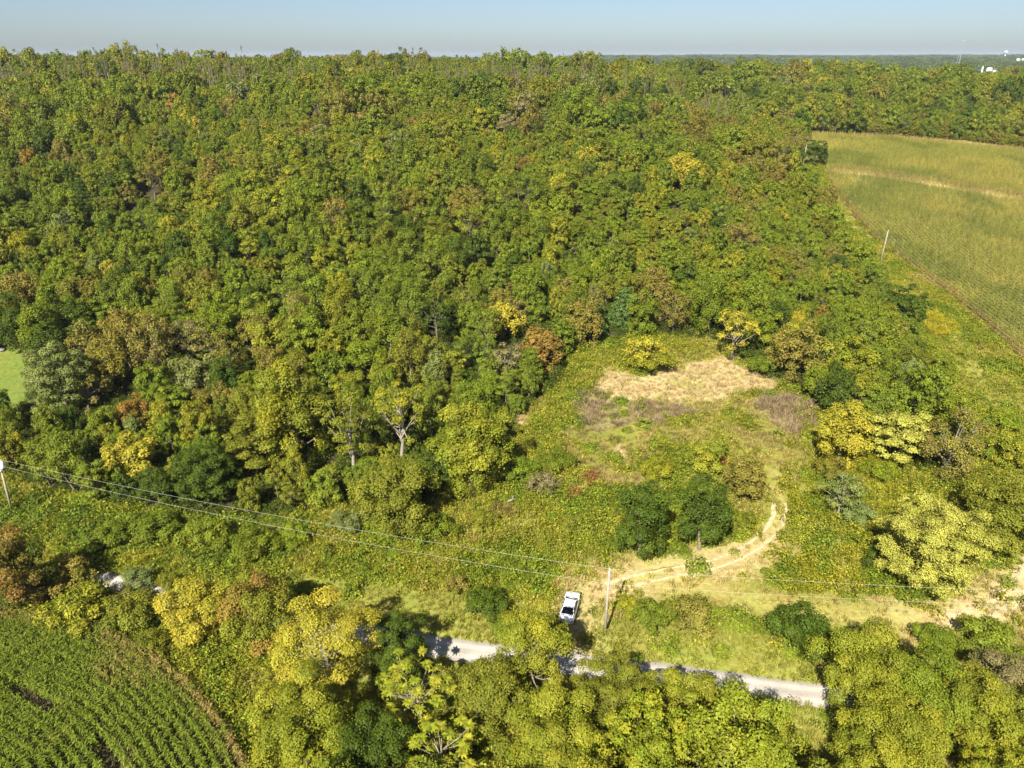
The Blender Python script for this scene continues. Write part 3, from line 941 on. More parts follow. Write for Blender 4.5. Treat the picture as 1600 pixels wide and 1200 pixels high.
# colour of each: patches of related colour on the hillside, plus single odd ones
names = list(TINTS)
patch = fbm(cand[:, 0], cand[:, 1], 45, 77) + 0.13 * rng.normal(size=len(cand))
order = ['dark green', 'mid green', 'mid green', 'bright green', 'mid green', 'olive green', 'bright green', 'mid green', 'yellow olive', 'bright green', 'olive green', 'yellow-green', 'mid green']
pi = np.clip(((patch - 0.05) / 0.9 * len(order)).astype(int), 0, len(order) - 1)
cols = np.array([order[i] for i in pi], dtype=object)
u = rng.random(len(cand))
for lo, hi, c in ((0, .006, 'golden yellow'), (.006, .028, 'grey-green'), (.028, .03, 'russet'), (.03, .08, 'dark green'), (.08, .12, 'bright green'), (.12, .15, 'yellow olive')):
    cols[(u >= lo) & (u < hi)] = c
brz = fbm(cand[:, 0], cand[:, 1], 26, 177)
cols[(brz > 0.62) & (u > .3) & (u < .75)] = 'bronze'
cols[(brz > 0.70) & (u > .75) & (u < .85)] = 'grey-brown'
front = cand[:, 1] < 60
ff = rng.random(len(cand))
for lo, hi, c in ((0, .35, 'yellow-green'), (.35, .55, 'yellow olive'), (.55, .72, 'olive green'), (.72, .88, 'bright green'), (.88, 1.1, 'mid green')):
    cols[front & (ff >= lo) & (ff < hi)] = c
STYLES = ['round', 'tall', 'airy', 'pads', 'old', 'conifer', 'twig']
su = rng.random(len(cand))
sty = np.searchsorted(np.cumsum([0.38, 0.26, 0.08, 0.08, 0.15, 0.03]), su)
sty[(cols == 'grey-brown') & (sty != 6)] = 2
sty[(cols == 'bronze') & (su > 0.7)] = 6
sty[front] = np.where(su[front] < .5, 0, np.where(su[front] < .75, 4, 1))

NEAR = 300 - len(LM)
rank = np.where(inview, size, -1)
idx = np.argsort(-rank)
chosen = idx[:NEAR]
is_ind = np.zeros(len(cand), bool)
is_ind[chosen] = True

# shared forms for the individually placed trees
FORMS = {}
for si, s in enumerate(STYLES):
    FORMS[s] = []
    for v in range({'round': 4, 'tall': 3, 'old': 3}.get(s, 2)):
        hr = {'round': 1.15, 'tall': 1.55, 'airy': 1.45, 'pads': 1.15, 'old': 1.1, 'conifer': 1.5, 'twig': 1.2}[s]
        dens = {'airy': 0.75, 'twig': 0.6, 'pads': 1.15, 'old': 0.8}.get(s, 1.0)
        FORMS[s].append((tree_meshes(s, 6.0, 6.0 * hr, 0.27, dens, 500 + si * 10 + v, DULL_BARK if s in ('airy', 'twig') else BARK), hr))

FRONT = {s: [tree_meshes(s, 6.5, 6.5 * hr, 0.19, 0.9, 640 + k * 7 + si) for k in range(2)] for si, (s, hr) in enumerate((('round', 1.15), ('old', 1.1), ('tall', 1.55)))}
SHAPE = {'round': 'rounded', 'tall': 'tall', 'airy': 'loose-crowned', 'pads': 'layered', 'old': 'dense', 'conifer': 'tiered', 'twig': 'half-bare'}
ORD = ['first', 'second', 'third', 'fourth', 'fifth', 'sixth', 'seventh', 'eighth', 'ninth', 'tenth', 'eleventh', 'twelfth', 'thirteenth', 'fourteenth', 'fifteenth', 'sixteenth']
anc = np.array([(a[0], a[1]) for a in anchors])
buckets = {}
for i in chosen:
    x, y, W = cand[i]
    dv = np.array([x, y]) - anc
    ds = np.hypot(dv[:, 0], dv[:, 1])
    a = int(np.argmin(ds))
    v = dv[a]
    if abs(v[1]) > abs(v[0]):
        dr = 'uphill from' if v[1] > 0 else 'on the road side of'
    else:
        dr = 'on the cornfield side of' if v[0] > 0 else 'on the lawn side of'
    if front[i]:
        dr = 'on the camera side of' if v[1] <= 0 else 'beyond'
        if abs(v[0]) > abs(v[1]):
            dr = 'east of' if v[0] > 0 else 'west of'
    buckets.setdefault((cols[i], STYLES[sty[i]], dr, a), []).append((ds[a], i))


def jig(c, r, amt=0.12):
    f = 1 + (r.random() - 0.5) * 2 * amt
    h = (r.random() - 0.5) * 0.16
    return (c[0] * f * (1 + h), c[1] * f, c[2] * f * (1 + (r.random() - .5) * .5))


for (c, s, dr, a), lst in buckets.items():
    lst.sort()
    for k, (_, i) in enumerate(lst):
        x, y, W = cand[i]
        (ms, hr) = FORMS[s][int(rng.integers(len(FORMS[s])))]
        sc = W / 6.0
        sz = Hh[i] / (6.0 * hr)
        if front[i]:
            ms = FRONT[s][int(rng.integers(2))]
            sc, sz = W / 6.5, Hh[i] / (6.5 * hr)
        pos = '' if len(lst) == 1 else (ORD[k] + ' ')
        label = f"{c} {SHAPE[s]} tree, {pos}{dr} {anchors[a][2]}"
        place_tree('pine_tree' if s == 'conifer' else 'broadleaf_tree', (x, y, float(H(x, y)) - 0.05), ms, rng.random() * 6.28, (sc, sc, sz), jig(TINTS[c][0], rng), jig(TINTS[c][1], rng), label,
                   'pine' if s == 'conifer' else 'tree', 'trees of the roadside row' if front[i] else 'trees on the wooded slope')


# ------------------------------------------------------------------ scattering by geometry nodes (only for what nobody could count)
def scatter(name, P, rz, scl, tint, tint_b, pick, protos, tilt=None):
    col = bpy.data.collections.new(name + '_forms')
    for k, me in enumerate(protos):
        col.objects.link(bpy.data.objects.new('%s_form_%02d' % (name, k), me))
    n = len(P)
    me = bpy.data.meshes.new(name)
    me.vertices.add(n)
    me.vertices.foreach_set('co', np.asarray(P, np.float32).ravel())
    rot = np.zeros((n, 3))
    rot[:, 2] = rz
    if tilt is not None:
        rot[:, :2] = tilt
    scl = np.asarray(scl, float)
    if scl.ndim == 1:
        scl = np.stack([scl, scl, scl], 1)
    for nm, arr in (('rot', rot), ('scl', scl)):
        a = me.attributes.new(nm, 'FLOAT_VECTOR', 'POINT')
        a.data.foreach_set('vector', arr.astype(np.float32).ravel())
    for nm, arr in (('tint', tint), ('tint_b', tint_b)):
        a = me.attributes.new(nm, 'FLOAT_COLOR', 'POINT')
        a.data.foreach_set('color', np.concatenate([np.asarray(arr, float), np.ones((n, 1))], 1).astype(np.float32).ravel())
    a = me.attributes.new('pick', 'INT', 'POINT')
    a.data.foreach_set('value', np.asarray(pick, np.int32))
    ob = link(name, me)
    ng = bpy.data.node_groups.new(name + '_nodes', 'GeometryNodeTree')
    ng.interface.new_socket('Geometry', in_out='INPUT', socket_type='NodeSocketGeometry')
    ng.interface.new_socket('Geometry', in_out='OUTPUT', socket_type='NodeSocketGeometry')
    N, L = ng.nodes, ng.links
    gi, go = N.new('NodeGroupInput'), N.new('NodeGroupOutput')
    ci = N.new('GeometryNodeCollectionInfo')
    ci.inputs['Collection'].default_value = col
    ci.inputs['Separate Children'].default_value = True
    ci.inputs['Reset Children'].default_value = True
    ip = N.new('GeometryNodeInstanceOnPoints')
    ip.inputs['Pick Instance'].default_value = True

    def attr(nm, ty):
        nd = N.new('GeometryNodeInputNamedAttribute')
        nd.data_type = ty
        nd.inputs['Name'].default_value = nm
        return nd.outputs[0]
    e2r = N.new('FunctionNodeEulerToRotation')
    L.new(attr('rot', 'FLOAT_VECTOR'), e2r.inputs[0])
    L.new(gi.outputs[0], ip.inputs['Points'])
    L.new(ci.outputs[0], ip.inputs['Instance'])
    L.new(attr('pick', 'INT'), ip.inputs['Instance Index'])
    L.new(e2r.outputs[0], ip.inputs['Rotation'])
    L.new(attr('scl', 'FLOAT_VECTOR'), ip.inputs['Scale'])
    L.new(ip.outputs[0], go.inputs[0])
    md = ob.modifiers.new('scatter', 'NODES')
    md.node_group = ng
    return tag(ob, kind='stuff')


# the rest of the wood
rest = np.where(~is_ind)[0]
FAR_FORMS, FAR_KIND = [], []
for si, s in enumerate(STYLES + ['spindle']):
    for v in range({'round': 4, 'tall': 3, 'old': 3, 'spindle': 3}.get(s, 2)):
        hr = {'round': 1.15, 'tall': 1.55, 'airy': 1.45, 'pads': 1.15, 'old': 1.1, 'conifer': 1.5, 'twig': 1.2, 'spindle': 3.4}[s]
        W0 = 6.0 if s != 'spindle' else 3.6
        me, _ = tree_meshes(s, W0, 6.0 * hr if s != 'spindle' else W0 * hr, 0.36, {'airy': 0.8, 'twig': 0.65, 'spindle': 1.5}.get(s, 1.1), 800 + si * 10 + v, DULL_BARK if s in ('airy', 'twig') else BARK, True)
        FAR_FORMS.append(me)
        FAR_KIND.append((s, hr))
for v in range(3):
    me, _ = tree_meshes('round', 6.5, 7.5, 0.17, 1.0, 980 + v, BARK, True)
    FAR_FORMS.append(me)
    FAR_KIND.append(('front', 1.25))
by_style = {s: [k for k, f in enumerate(FAR_KIND) if f[0] == s] for s in STYLES + ['spindle']}
pick = np.array([by_style[STYLES[sty[i]]][int(rng.integers(len(by_style[STYLES[sty[i]]])))] for i in rest])
pick = np.where(front[rest], len(FAR_FORMS) - 3 + rng.integers(3, size=len(rest)), pick)
rW, rH = cand[rest, 2], Hh[rest]
fhr = np.array([FAR_KIND[k][1] for k in pick])
scl = np.stack([rW / 6.0, rW / 6.0, rH / (6.0 * fhr)], 1)
P = np.stack([cand[rest, 0], cand[rest, 1], H(cand[rest, 0], cand[rest, 1]) - 0.05], 1)
tn = np.array([jig(TINTS[cols[i]][0], rng) for i in rest])
tb_ = np.array([jig(TINTS[cols[i]][1], rng) for i in rest])
# low bushy margin along the far edge of the cornfield
mg = spline([at(1262, 206)[:2], at(1330, 205)[:2], at(1400, 209)[:2], at(1500, 218)[:2], at(1600, 229)[:2], at(1720, 240)[:2]], 40)
mg = mg[np.argsort(rng.random(len(mg)))]
mg = np.concatenate([mg + rng.normal(size=mg.shape) * 2.2 + np.array([0, 4.0]) * k for k in range(3)])
nm_ = len(mg)
P = np.concatenate([P, np.stack([mg[:, 0], mg[:, 1], H(mg[:, 0], mg[:, 1]) - 0.4], 1)])
mw = 3.4 + 3.2 * rng.random(nm_)
scl = np.concatenate([scl, np.stack([mw / 6, mw / 6, mw * 0.95 / 6.7], 1)])
pick = np.concatenate([pick, rng.choice(by_style['round'] + by_style['old'], nm_)])
mc = [('mid green', 'yellow-green', 'olive green', 'bright green', 'bronze')[int(k)] for k in rng.integers(5, size=nm_)]
tn = np.concatenate([tn, np.array([jig(TINTS[c][0], rng) for c in mc])])
tb_ = np.concatenate([tb_, np.array([jig(TINTS[c][1], rng) for c in mc])])
# thin upright trees along the skyline
ns = 520
sy = 385 + 85 * rng.random(ns)
sx = (rng.random(ns) * 1.75 - 0.82) * sy
sok = ~zone_masks(sx, sy)['corn_far'] & (sx < 120) & (fbm(sx, sy, 30, 222) > 0.46)
sx, sy = sx[sok], sy[sok]
ns = len(sx)
P = np.concatenate([P, np.stack([sx, sy, H(sx, sy)], 1)])
ss = 0.75 + 0.5 * rng.random(ns)
scl = np.concatenate([scl, np.stack([ss, ss, (19 + 9 * rng.random(ns)) / 12.2], 1)])
pick = np.concatenate([pick, rng.choice(by_style['spindle'], ns)])
tn = np.concatenate([tn, np.array([jig(TINTS[('grey-green', 'olive green', 'yellow olive')[k % 3]][0], rng) for k in range(ns)])])
tb_ = np.concatenate([tb_, np.array([jig(TINTS['olive green'][1], rng) for k in range(ns)])])
fo = scatter('forest', P, rng.random(len(P)) * 6.28, scl, tn, tb_, pick, FAR_FORMS)
tag(fo, 'mixed green and yellowing woodland covering the slope up to the skyline', 'forest')

# distant woods out to the horizon
n = 15000
dy = 760 * (6800 / 760) ** rng.random(n)
dx = (rng.random(n) * 2 - 1) * dy * 0.86
nzv = fbm(dx, dy, 260, 61)
near_t = smooth(900, 1500, dy)
keep = (nzv > 0.40 * near_t)
dx, dy = dx[keep], dy[keep]
n = len(dx)
W = (9 + 7 * rng.random(n)) * (1 + dy / 2200)
P = np.stack([dx, dy, H(dx, dy) - 1], 1)
FF = []
for v in range(5):
    me, _ = tree_meshes(('old', 'round')[v % 2], 6.0, 6.0, 0.85, 1.0, 950 + v, BARK, True)
    FF.append(me)
hs_ = (9 + 6 * rng.random(n)) / 6.0
dc = [('mid green', 'dark green', 'dark green', 'olive green', 'blue-green', 'mid green')[int(k)] for k in rng.integers(6, size=n)]
dwo = scatter('distant_woods', P, rng.random(n) * 6.28, np.stack([W / 6, W / 6, hs_], 1), [jig(TINTS[c][0], rng) for c in dc], [jig(TINTS[c][1], rng) for c in dc], rng.integers(5, size=n), FF)
tag(dwo, 'hazy blue-green woods on the plain out to the horizon', 'woods')

# ------------------------------------------------------------------ shrubs that stand apart
SH = [
    (1250, 985, 92, 0.62, 'dark green', 'dark green spreading shrub beside the verge, east of the middle pole'),
    (1085, 965, 74, 0.7, 'bronze', 'brown and green shrub between the middle pole and the verge'),
    (1018, 962, 60, 0.7, 'mid green', 'green shrub just east of the middle pole'),
    (985, 950, 40, 0.8, 'yellow olive', 'yellow-tinged shrub hugging the middle pole'),
    (1300, 1005, 44, 0.7, 'olive green', 'olive shrub under the tall bright roadside tree'),
    (52, 912, 70, 0.6, 'bronze', 'brown-tinged bush at the west end of the visible gravel'),
    (200, 940, 60, 0.6, 'bronze', 'brownish bush on the south side of the pale gravel patch'),
    (760, 945, 62, 0.65, 'dark green', 'dark green shrub on the bank west of the white car'),
    (800, 985, 56, 0.7, 'mid green', 'green bush beside the road verge, west of the car tree'),
    (712, 915, 36, 0.8, 'bronze', 'small brown bush on the grassy bank west of the car'),
    (850, 755, 46, 0.75, 'grey-brown', 'grey twiggy bush west of the red sumac patch'),
    (812, 735, 60, 0.55, 'mid green', 'green bramble mound under the yellow-green clearing tree'),
    (870, 720, 52, 0.6, 'mid green', 'green bramble mound above the red sumac patch'),
    (895, 820, 40, 0.6, 'olive green', 'olive weed mound in the middle of the lower clearing'),
    (1015, 565, 62, 0.6, 'yellow olive', 'yellow-brown bush at the upper edge of the straw patch'),
    (1190, 572, 40, 0.7, 'mid green', 'small green bush at the northeast end of the straw patch'),
    (1030, 735, 46, 0.8, 'yellow olive', 'thin yellowish bush touching the back of the dark pair'),
    (1110, 715, 70, 0.65, 'yellow olive', 'yellow-green loose bush behind the dark pair'),
    (1160, 815, 36, 0.8, 'olive green', 'little olive bush inside the track bend'),
    (1126, 720, 18, 0.9, 'russet', 'small crimson bush beside the reddish-brown tree'),
    (1340, 800, 48, 0.7, 'grey-green', 'pale grey-green bush west of the pale domed tree'),
    (1370, 870, 50, 0.7, 'dark green', 'dark bush tucked under the pale domed tree'),
    (1300, 735, 44, 0.8, 'bronze', 'brown bush under the golden tree at the clearing edge'),
    (1375, 735, 50, 0.6, 'bright green', 'bright green mound under the yellow layered tree'),
    (1440, 545, 44, 0.8, 'yellow-green', 'yellow-green bush at the grass strip below the dark tree'),
    (1460, 575, 50, 0.8, 'olive green', 'olive bush at the wood edge beside the grass strip'),
    (1510, 640, 54, 0.7, 'yellow olive', 'yellowish bush behind the thin brown tree'),
    (1560, 655, 60, 0.5, 'bright green', 'bright green bramble mound on the grass strip'),
    (1530, 700, 44, 0.8, 'mid green', 'green bush beside the small bright yellow tree'),
    (110, 900, 70, 0.75, 'bronze', 'brown bush beside the dark tree by the near cornfield'),
    (125, 955, 90, 0.7, 'yellow olive', 'yellow-tipped bush on the edge of the near cornfield'),
    (205, 960, 74, 0.7, 'olive green', 'olive bush between the golden tree and the near cornfield'),
    (215, 905, 46, 0.7, 'grey-green', 'pale bush beside the pale gravel, north of the road'),
    (265, 915, 40, 0.8, 'olive green', 'olive bush behind the golden roadside tree'),
    (235, 1010, 50, 0.7, 'olive green', 'low olive bush at the cornfield border'),
    (165, 840, 60, 0.6, 'mid green', 'green vine mound in the weeds below the power lines, westernmost'),
    (240, 825, 66, 0.6, 'mid green', 'green vine mound below the small orange-yellow tree'),
    (320, 840, 72, 0.6, 'bright green', 'bright vine mound below the dusky green tree'),
    (400, 850, 70, 0.6, 'mid green', 'green vine mound below the tall tan tree'),
    (455, 840, 50, 0.6, 'bright green', 'bright vine mound at the grassy gap in the wood'),
    (575, 740, 56, 0.8, 'bright green', 'vine-draped bright bush in front of the tall loose trees'),
    (680, 830, 62, 0.6, 'mid green', 'green bush beside the broad olive tree'),
    (545, 815, 50, 0.6, 'grey-green', 'grey-green bush at the grassy gap in the wood'),
    (1545, 1005, 90, 0.6, 'bright green', 'bright green bramble bank beside the eastern dirt track'),
    (1460, 1000, 60, 0.6, 'mid green', 'green bramble beside the tall bright roadside tree'),
    (755, 815, 44, 0.6, 'olive green', 'olive mound east of the broad olive tree'),
]
SHF = [tree_meshes('shrub', 5.4, 3.78, 0.22, 1.0, 700 + k) for k in range(4)]
SHT = [tree_meshes('twig', 5.4, 3.78, 0.22, 0.5, 720 + k, TWIG) for k in range(2)]
for k, (px, py, w, hr, c, label) in enumerate(SH):
    x, y, W = solve_crown(px, py, w, hr, 0.5)
    ms = SHT[k % 2] if c == 'grey-brown' else SHF[k % 4]
    t1, t2 = TINTS[c]
    if 'crimson' in label:
        t1, t2 = (0.30, 0.03, 0.03), (0.26, 0.05, 0.03)
    place_tree('shrub', (x, y, float(H(x, y)) - 0.08), ms, k * 1.7, (W / 5.4, W / 5.4, W * hr / 3.78), jig(t1, rng), jig(t2, rng), label, 'shrub', 'shrubs in the clearing and along the road', 'foliage', 'stem')
    TREES.append((x, y, W))

# ------------------------------------------------------------------ ground plants (stuff)
def blades(mb, n, h, spread, wid, rng, var2=0.0, curl=0.5):
    for k in range(n):
        a = rng.random() * 6.28
        hh = h * (0.6 + 0.5 * rng.random())
        b = np.array([math.cos(a), math.sin(a), 0]) * spread * rng.random()
        d = np.array([math.cos(a + rng.normal() * .6), math.sin(a + rng.normal() * .6), 0])
        s = np.array([-d[1], d[0], 0]) * wid
        p0, p1, p2 = b, b + UP * hh * .6 + d * hh * curl * .25, b + UP * hh * (1 - .3 * curl) + d * hh * curl * .75
        mb.add(np.array([p0 - s, p0 + s, p1 + s * .8, p1 - s * .8, p2 + s * .15, p2 - s * .15]), [(0, 1, 2, 3), (3, 2, 4, 5)], var=rng.random(), var2=np.clip(var2 + 0.4 * rng.random(), 0, 1))


def dome(mb, n, r, h, leaf, rng, asp=0.55):
    d = unit(rng.normal(size=(n, 3)))
    d[:, 2] = np.abs(d[:, 2])
    bump = 1 + 0.3 * np.sin(d @ rng.normal(size=3) * 4 + 1)
    P = d * np.array([r, r, h]) * ((0.6 + 0.45 * rng.random(n)) * bump)[:, None]
    leaves(mb, P, unit(d * 0.6 + UP * 0.5 + rng.normal(size=P.shape) * 0.5), leaf, rng, rng.random(n), np.clip(rng.random(n) * 1.3 - 0.3, 0, 1), asp, 0.1)


gr = np.random.default_rng(5)
GP = []                                        # ground plant forms
for k in range(2):                             # 0,1 grass tuft
    b = MB(); blades(b, 22, 0.75, 0.45, 0.030, gr); GP.append(b.mesh('grass_form', [BLADE]))
for k in range(3):                             # 2,3,4 leafy weed clump
    b = MB(); dome(b, 90, 0.62, 0.75, 0.20, gr); blades(b, 6, 0.9, 0.4, 0.03, gr, 0.5); GP.append(b.mesh('weed_form', [BLADE]))
for k in range(2):                             # 5,6 tall weed with flowering top
    b = MB()
    for s in range(9):
        p = gr.normal(size=3) * np.array([.28, .28, 0]); t = p + np.array([gr.normal() * .15, gr.normal() * .15, 1.1 + .4 * gr.random()])
        f = gr.random(16)[:, None]
        q = p + (t - p) * (0.25 + 0.75 * f) + gr.normal(size=(16, 3)) * .07
        leaves(b, q, unit(gr.normal(size=(16, 3)) + UP), 0.17, gr, gr.random(16), (f[:, 0] > 0.62).astype(float), 0.4, 0.05)
    GP.append(b.mesh('tall_weed_form', [BLADE]))
for k in range(2):                             # 7,8 dry stems
    b = MB(); blades(b, 34, 1.1, 0.55, 0.016, gr, 0.3, 0.7); GP.append(b.mesh('dry_form', [BLADE]))
for k in range(3):                             # 9,10,11 bramble mound
    b = MB(); dome(b, 420, 1.35, 1.1, 0.26, gr, 0.66); GP.append(b.mesh('bramble_form', [BLADE]))
b = MB(); blades(b, 26, 0.28, 0.5, 0.028, gr, 0.0, 0.6); GP.append(b.mesh('short_grass_form', [BLADE]))   # 12

X, Y = jitter_grid(-135, 150, 32, 215, 0.62, gr)
X2, Y2 = jitter_grid(85, 150, 215, 350, 1.05, gr)
X, Y = np.concatenate([X, X2]), np.concatenate([Y, Y2])
px, py, dp = project(X, Y, H(X, Y))
kk = (px > -60) & (px < 1660) & (py < 1290)
X, Y = X[kk], Y[kk]
m = zone_masks(X, Y)
n = len(X)
u = gr.random(n)
nA = fbm(X, Y, 9, 31); nB = fbm(X, Y, 16, 32); nC = fbm(X, Y, 5, 33)
lmx = np.array(TREES)
drop = m['corn_near'] | m['corn_far'] | m['lawn'] | (m['road'] < ROAD_W / 2 + 0.15) | ((m['track'] < 1.7) & (u < 0.6)) | ((np.abs(m['track'] - 0.8) < 0.42) & (m['py'] > 770) & (m['py'] < 900) & (u < 0.97)) | (m['straw'] & (u < 0.25)) | (m['forest'] & (u < 0.72)) | ((m['track3'] < 1.5) & (u < 0.3))
pk = np.full(n, 2)
tin = np.zeros((n, 3)); tib = np.zeros((n, 3)); sc_ = np.full(n, 1.0)
KIND = [   # noise range on nA+jitter -> form, tint, tint_b, scale
    (-9, .36, (9, 10, 11), (0.13, 0.18, 0.014), (0.19, 0.22, 0.02), .8),
    (.36, .46, (2, 3, 4), (0.18, 0.22, 0.018), (0.24, 0.25, 0.024), 1.2),
    (.46, .54, (2, 3, 4), (0.25, 0.26, 0.024), (0.30, 0.285, 0.035), 1.15),
    (.54, .62, (5, 6, 2), (0.20, 0.22, 0.02), (0.28, 0.27, 0.025), .95),
    (.62, 9, (0, 1, 3), (0.29, 0.27, 0.05), (0.36, 0.31, 0.08), 1.0),
]
val = nA + 0.10 * gr.normal(size=n) + 0.05 * (nB - .5)
for lo, hi, forms, t1, t2, s in KIND:
    q = (val >= lo) & (val < hi)
    pk[q] = gr.choice(forms, q.sum()); tin[q] = t1; tib[q] = t2; sc_[q] = s
big = np.isin(pk, (9, 10, 11)) & (gr.random(n) < 0.62)
drop |= big


def setz(q, forms, t1, t2, s):
    pk[q] = gr.choice(forms, int(q.sum())); tin[q] = t1; tib[q] = t2; sc_[q] = s


# drier upper middle of the clearing
dry = (m['px'] > 880) & (m['px'] < 1260) & (m['py'] > 620) & (m['py'] < 760) & (nC + 0.2 * gr.random(n) > 0.52)
setz(dry, (0, 1, 7), (0.27, 0.215, 0.07), (0.33, 0.25, 0.09), 0.8)
setz((m['py'] > 850) & (m['px'] > 860) & (m['track'] < 5.5) & (gr.random(n) < .8), (0, 1, 12), (0.33, 0.265, 0.09), (0.42, 0.32, 0.13), 0.7)
setz(m['track3'] < 3.2, (12, 0), (0.30, 0.26, 0.06), (0.36, 0.30, 0.10), 0.8)
verge = (m['road'] < 6.8 + 3 * nC) & (m['px'] > 440) & (gr.random(n) < 0.9)
setz(verge, (0, 1, 0, 1, 2), (0.225, 0.235, 0.034), (0.29, 0.27, 0.055), 0.68)
setz(m['fringe'] & (gr.random(n) < 0.75), (0, 1, 7), (0.33, 0.27, 0.085), (0.40, 0.32, 0.12), 0.75)
setz(m['straw'], (0, 7, 8, 12), (0.355, 0.27, 0.112), (0.43, 0.335, 0.15), 0.65)
setz(m['brown'] & (gr.random(n) < 0.74), (7, 8), (0.24, 0.18, 0.105), (0.31, 0.235, 0.14), 1.0)
setz(m['red'] & (gr.random(n) < 0.85), (2, 3), (0.235, 0.105, 0.035), (0.21, 0.14, 0.032), 0.9)
redd = (np.hypot(m['px'] - 830, m['py'] - 800) < 60) & (nC > 0.58)
setz(redd, (2, 3), (0.21, 0.14, 0.045), (0.19, 0.18, 0.03), 0.9)
vn = m['vine'] & (gr.random(n) < 0.55)
setz(vn, (9, 10, 11), (0.09, 0.14, 0.014), (0.15, 0.175, 0.018), 0.85)
drop |= m['vine'] & (gr.random(n) < 0.3)
setz(m['strip'] & (gr.random(n) < .8), (0, 1, 0, 1, 2, 12), (0.225, 0.235, 0.032), (0.29, 0.275, 0.05), 0.8)
setz(m['stripy'] & (gr.random(n) < 0.6), (5, 6, 2), (0.27, 0.26, 0.02), (0.38, 0.32, 0.02), 1.0)
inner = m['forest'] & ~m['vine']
setz(inner, (9, 10, 11, 2), (0.06, 0.085, 0.010), (0.09, 0.11, 0.014), 0.8)  # undergrowth in the wood, tint darkened to paint shade into the gaps
# yellow goldenrod drifts in the eastern clearing
gold = (m['px'] > 1225) & (m['px'] < 1420) & (m['py'] > 690) & (m['py'] < 930) & (nC > 0.56) & ~m['forest']
setz(gold, (5, 6, 2), (0.21, 0.225, 0.02), (0.31, 0.28, 0.02), 0.95)
kp = ~drop
X, Y = X[kp], Y[kp]
n = len(X)
s = sc_[kp] * np.clip(np.exp(gr.normal(size=n) * 0.33), 0.45, 1.55) * (0.8 + 0.45 * fbm(X, Y, 7, 58)) * np.where(Y > 215, 1.35, 1.0)
br = (0.82 + 0.36 * gr.random(n))[:, None] * (0.85 + 0.3 * fbm(X, Y, 3, 51))[:, None]
hue = 1 + (gr.random((n, 1)) - 0.5) * 0.22
tin, tib = tin[kp] * br * np.concatenate([hue, hue * 0 + 1, hue], 1), tib[kp] * br
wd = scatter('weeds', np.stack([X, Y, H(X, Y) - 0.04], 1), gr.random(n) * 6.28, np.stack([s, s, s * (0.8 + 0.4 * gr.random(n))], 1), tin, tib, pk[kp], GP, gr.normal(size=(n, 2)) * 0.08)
tag(wd, 'rough mixed grass, weeds and brambles covering the clearing and verges', 'weeds')

# ------------------------------------------------------------------ corn
def corn_plant(b, rng, x=0.0, y=0.0, h=2.3, nl=9, wid=0.055, off=0.0):
    a0 = rng.random() * 3.14
    b.add(np.array([(x - .02, y, 0), (x + .02, y, 0), (x + .012, y, h), (x - .012, y, h)]), [(0, 1, 2, 3)], var=0.3, var2=0.4)
    for k in range(nl):
        a = a0 + (k % 2) * 3.14 + rng.normal() * 0.5
        z = h * (0.22 + 0.68 * k / nl)
        d = np.array([math.cos(a), math.sin(a), 0]); s = np.array([-d[1], d[0], 0]) * wid
        L_ = 0.42 * (0.7 + 0.5 * rng.random()); p = np.array([x, y, z])
        va, v2 = rng.random(), (0.35 if k < 3 else 0.0) + 0.3 * rng.random()
        pts = [p, p + d * L_ * .4 + UP * .28 * L_, p + d * L_ * .8 + UP * .22 * L_, p + d * L_ * 1.1 - UP * .12 * L_]
        ws = (0.6, 1.0, 0.8, 0.1)
        v = np.concatenate([[q - s * w, q + s * w] for q, w in zip(pts, ws)])
        b.add(v, [(0, 1, 3, 2), (2, 3, 5, 4), (4, 5, 7, 6)], var=va, var2=v2)
    for k in range(4):
        a = rng.random() * 6.28
        t = np.array([x + math.cos(a) * .14, y + math.sin(a) * .14, h + .28])
        b.add(np.array([(x, y, h - .05), (x + .03, y, h), t]), tris=[(0, 1, 2)], var=0.7, var2=0.75)


CF1 = []
for k in range(5):
    b = MB(); corn_plant(b, gr, h=2.2 + .3 * gr.random()); CF1.append(b.mesh('corn_form', [BLADE]))
pts, tn, tb_ = [], [], []
r = CORN_R - 0.4
k = 0
while r > CORN_R - 75 and r > 4:
    th = np.arange(0, 2 * math.pi, 0.17 / r)
    x = CORN_C[0] + r * np.cos(th); y = CORN_C[1] + r * np.sin(th)
    rr = r + (gr.random(len(th)) - .5) * 0.08
    x = CORN_C[0] + rr * np.cos(th); y = CORN_C[1] + rr * np.sin(th)
    px, py, dp = project(x, y, H(x, y))
    q = (px > -120) & (px < 470) & (py > 930) & (py < 1330) & (y > 20) & (gr.random(len(th)) > 0.05)
    if k in (9, 19):
        q &= vnoise(x, y, 6, 3) > 0.5
    x, y = x[q], y[q]
    if len(x):
        pts.append(np.stack([x, y, H(x, y)], 1))
        edge = (0.65, 0.15)[k] * (gr.random(len(x)) < 0.75) if k < 2 else 0.0
        spot = (fbm(x, y, 7, 90) + 0.12 * gr.normal(size=len(x)) > 0.72) * 0.4
        w = np.clip(np.maximum(edge, spot), 0, 1)[:, None]
        g = np.array([0.115, 0.165, 0.013]) * (0.8 + 0.4 * gr.random((len(x), 1)))
        tn.append(g * (1 - w) + np.array([0.28, 0.185, 0.075]) * w)
        tb_.append(np.array([0.20, 0.205, 0.035]) * (1 - w) + np.array([0.38, 0.22, 0.09]) * w + np.zeros((len(x), 3)))
    r -= 0.98
    k += 1
P = np.concatenate(pts); n = len(P)
cn = scatter('corn', P, gr.random(n) * 6.28, 0.85 + 0.3 * gr.random(n), np.concatenate(tn), np.concatenate(tb_), gr.integers(5, size=n), CF1, gr.normal(size=(n, 2)) * 0.06)
tag(cn, 'green corn standing in curved rows with a browned outer row', 'corn')

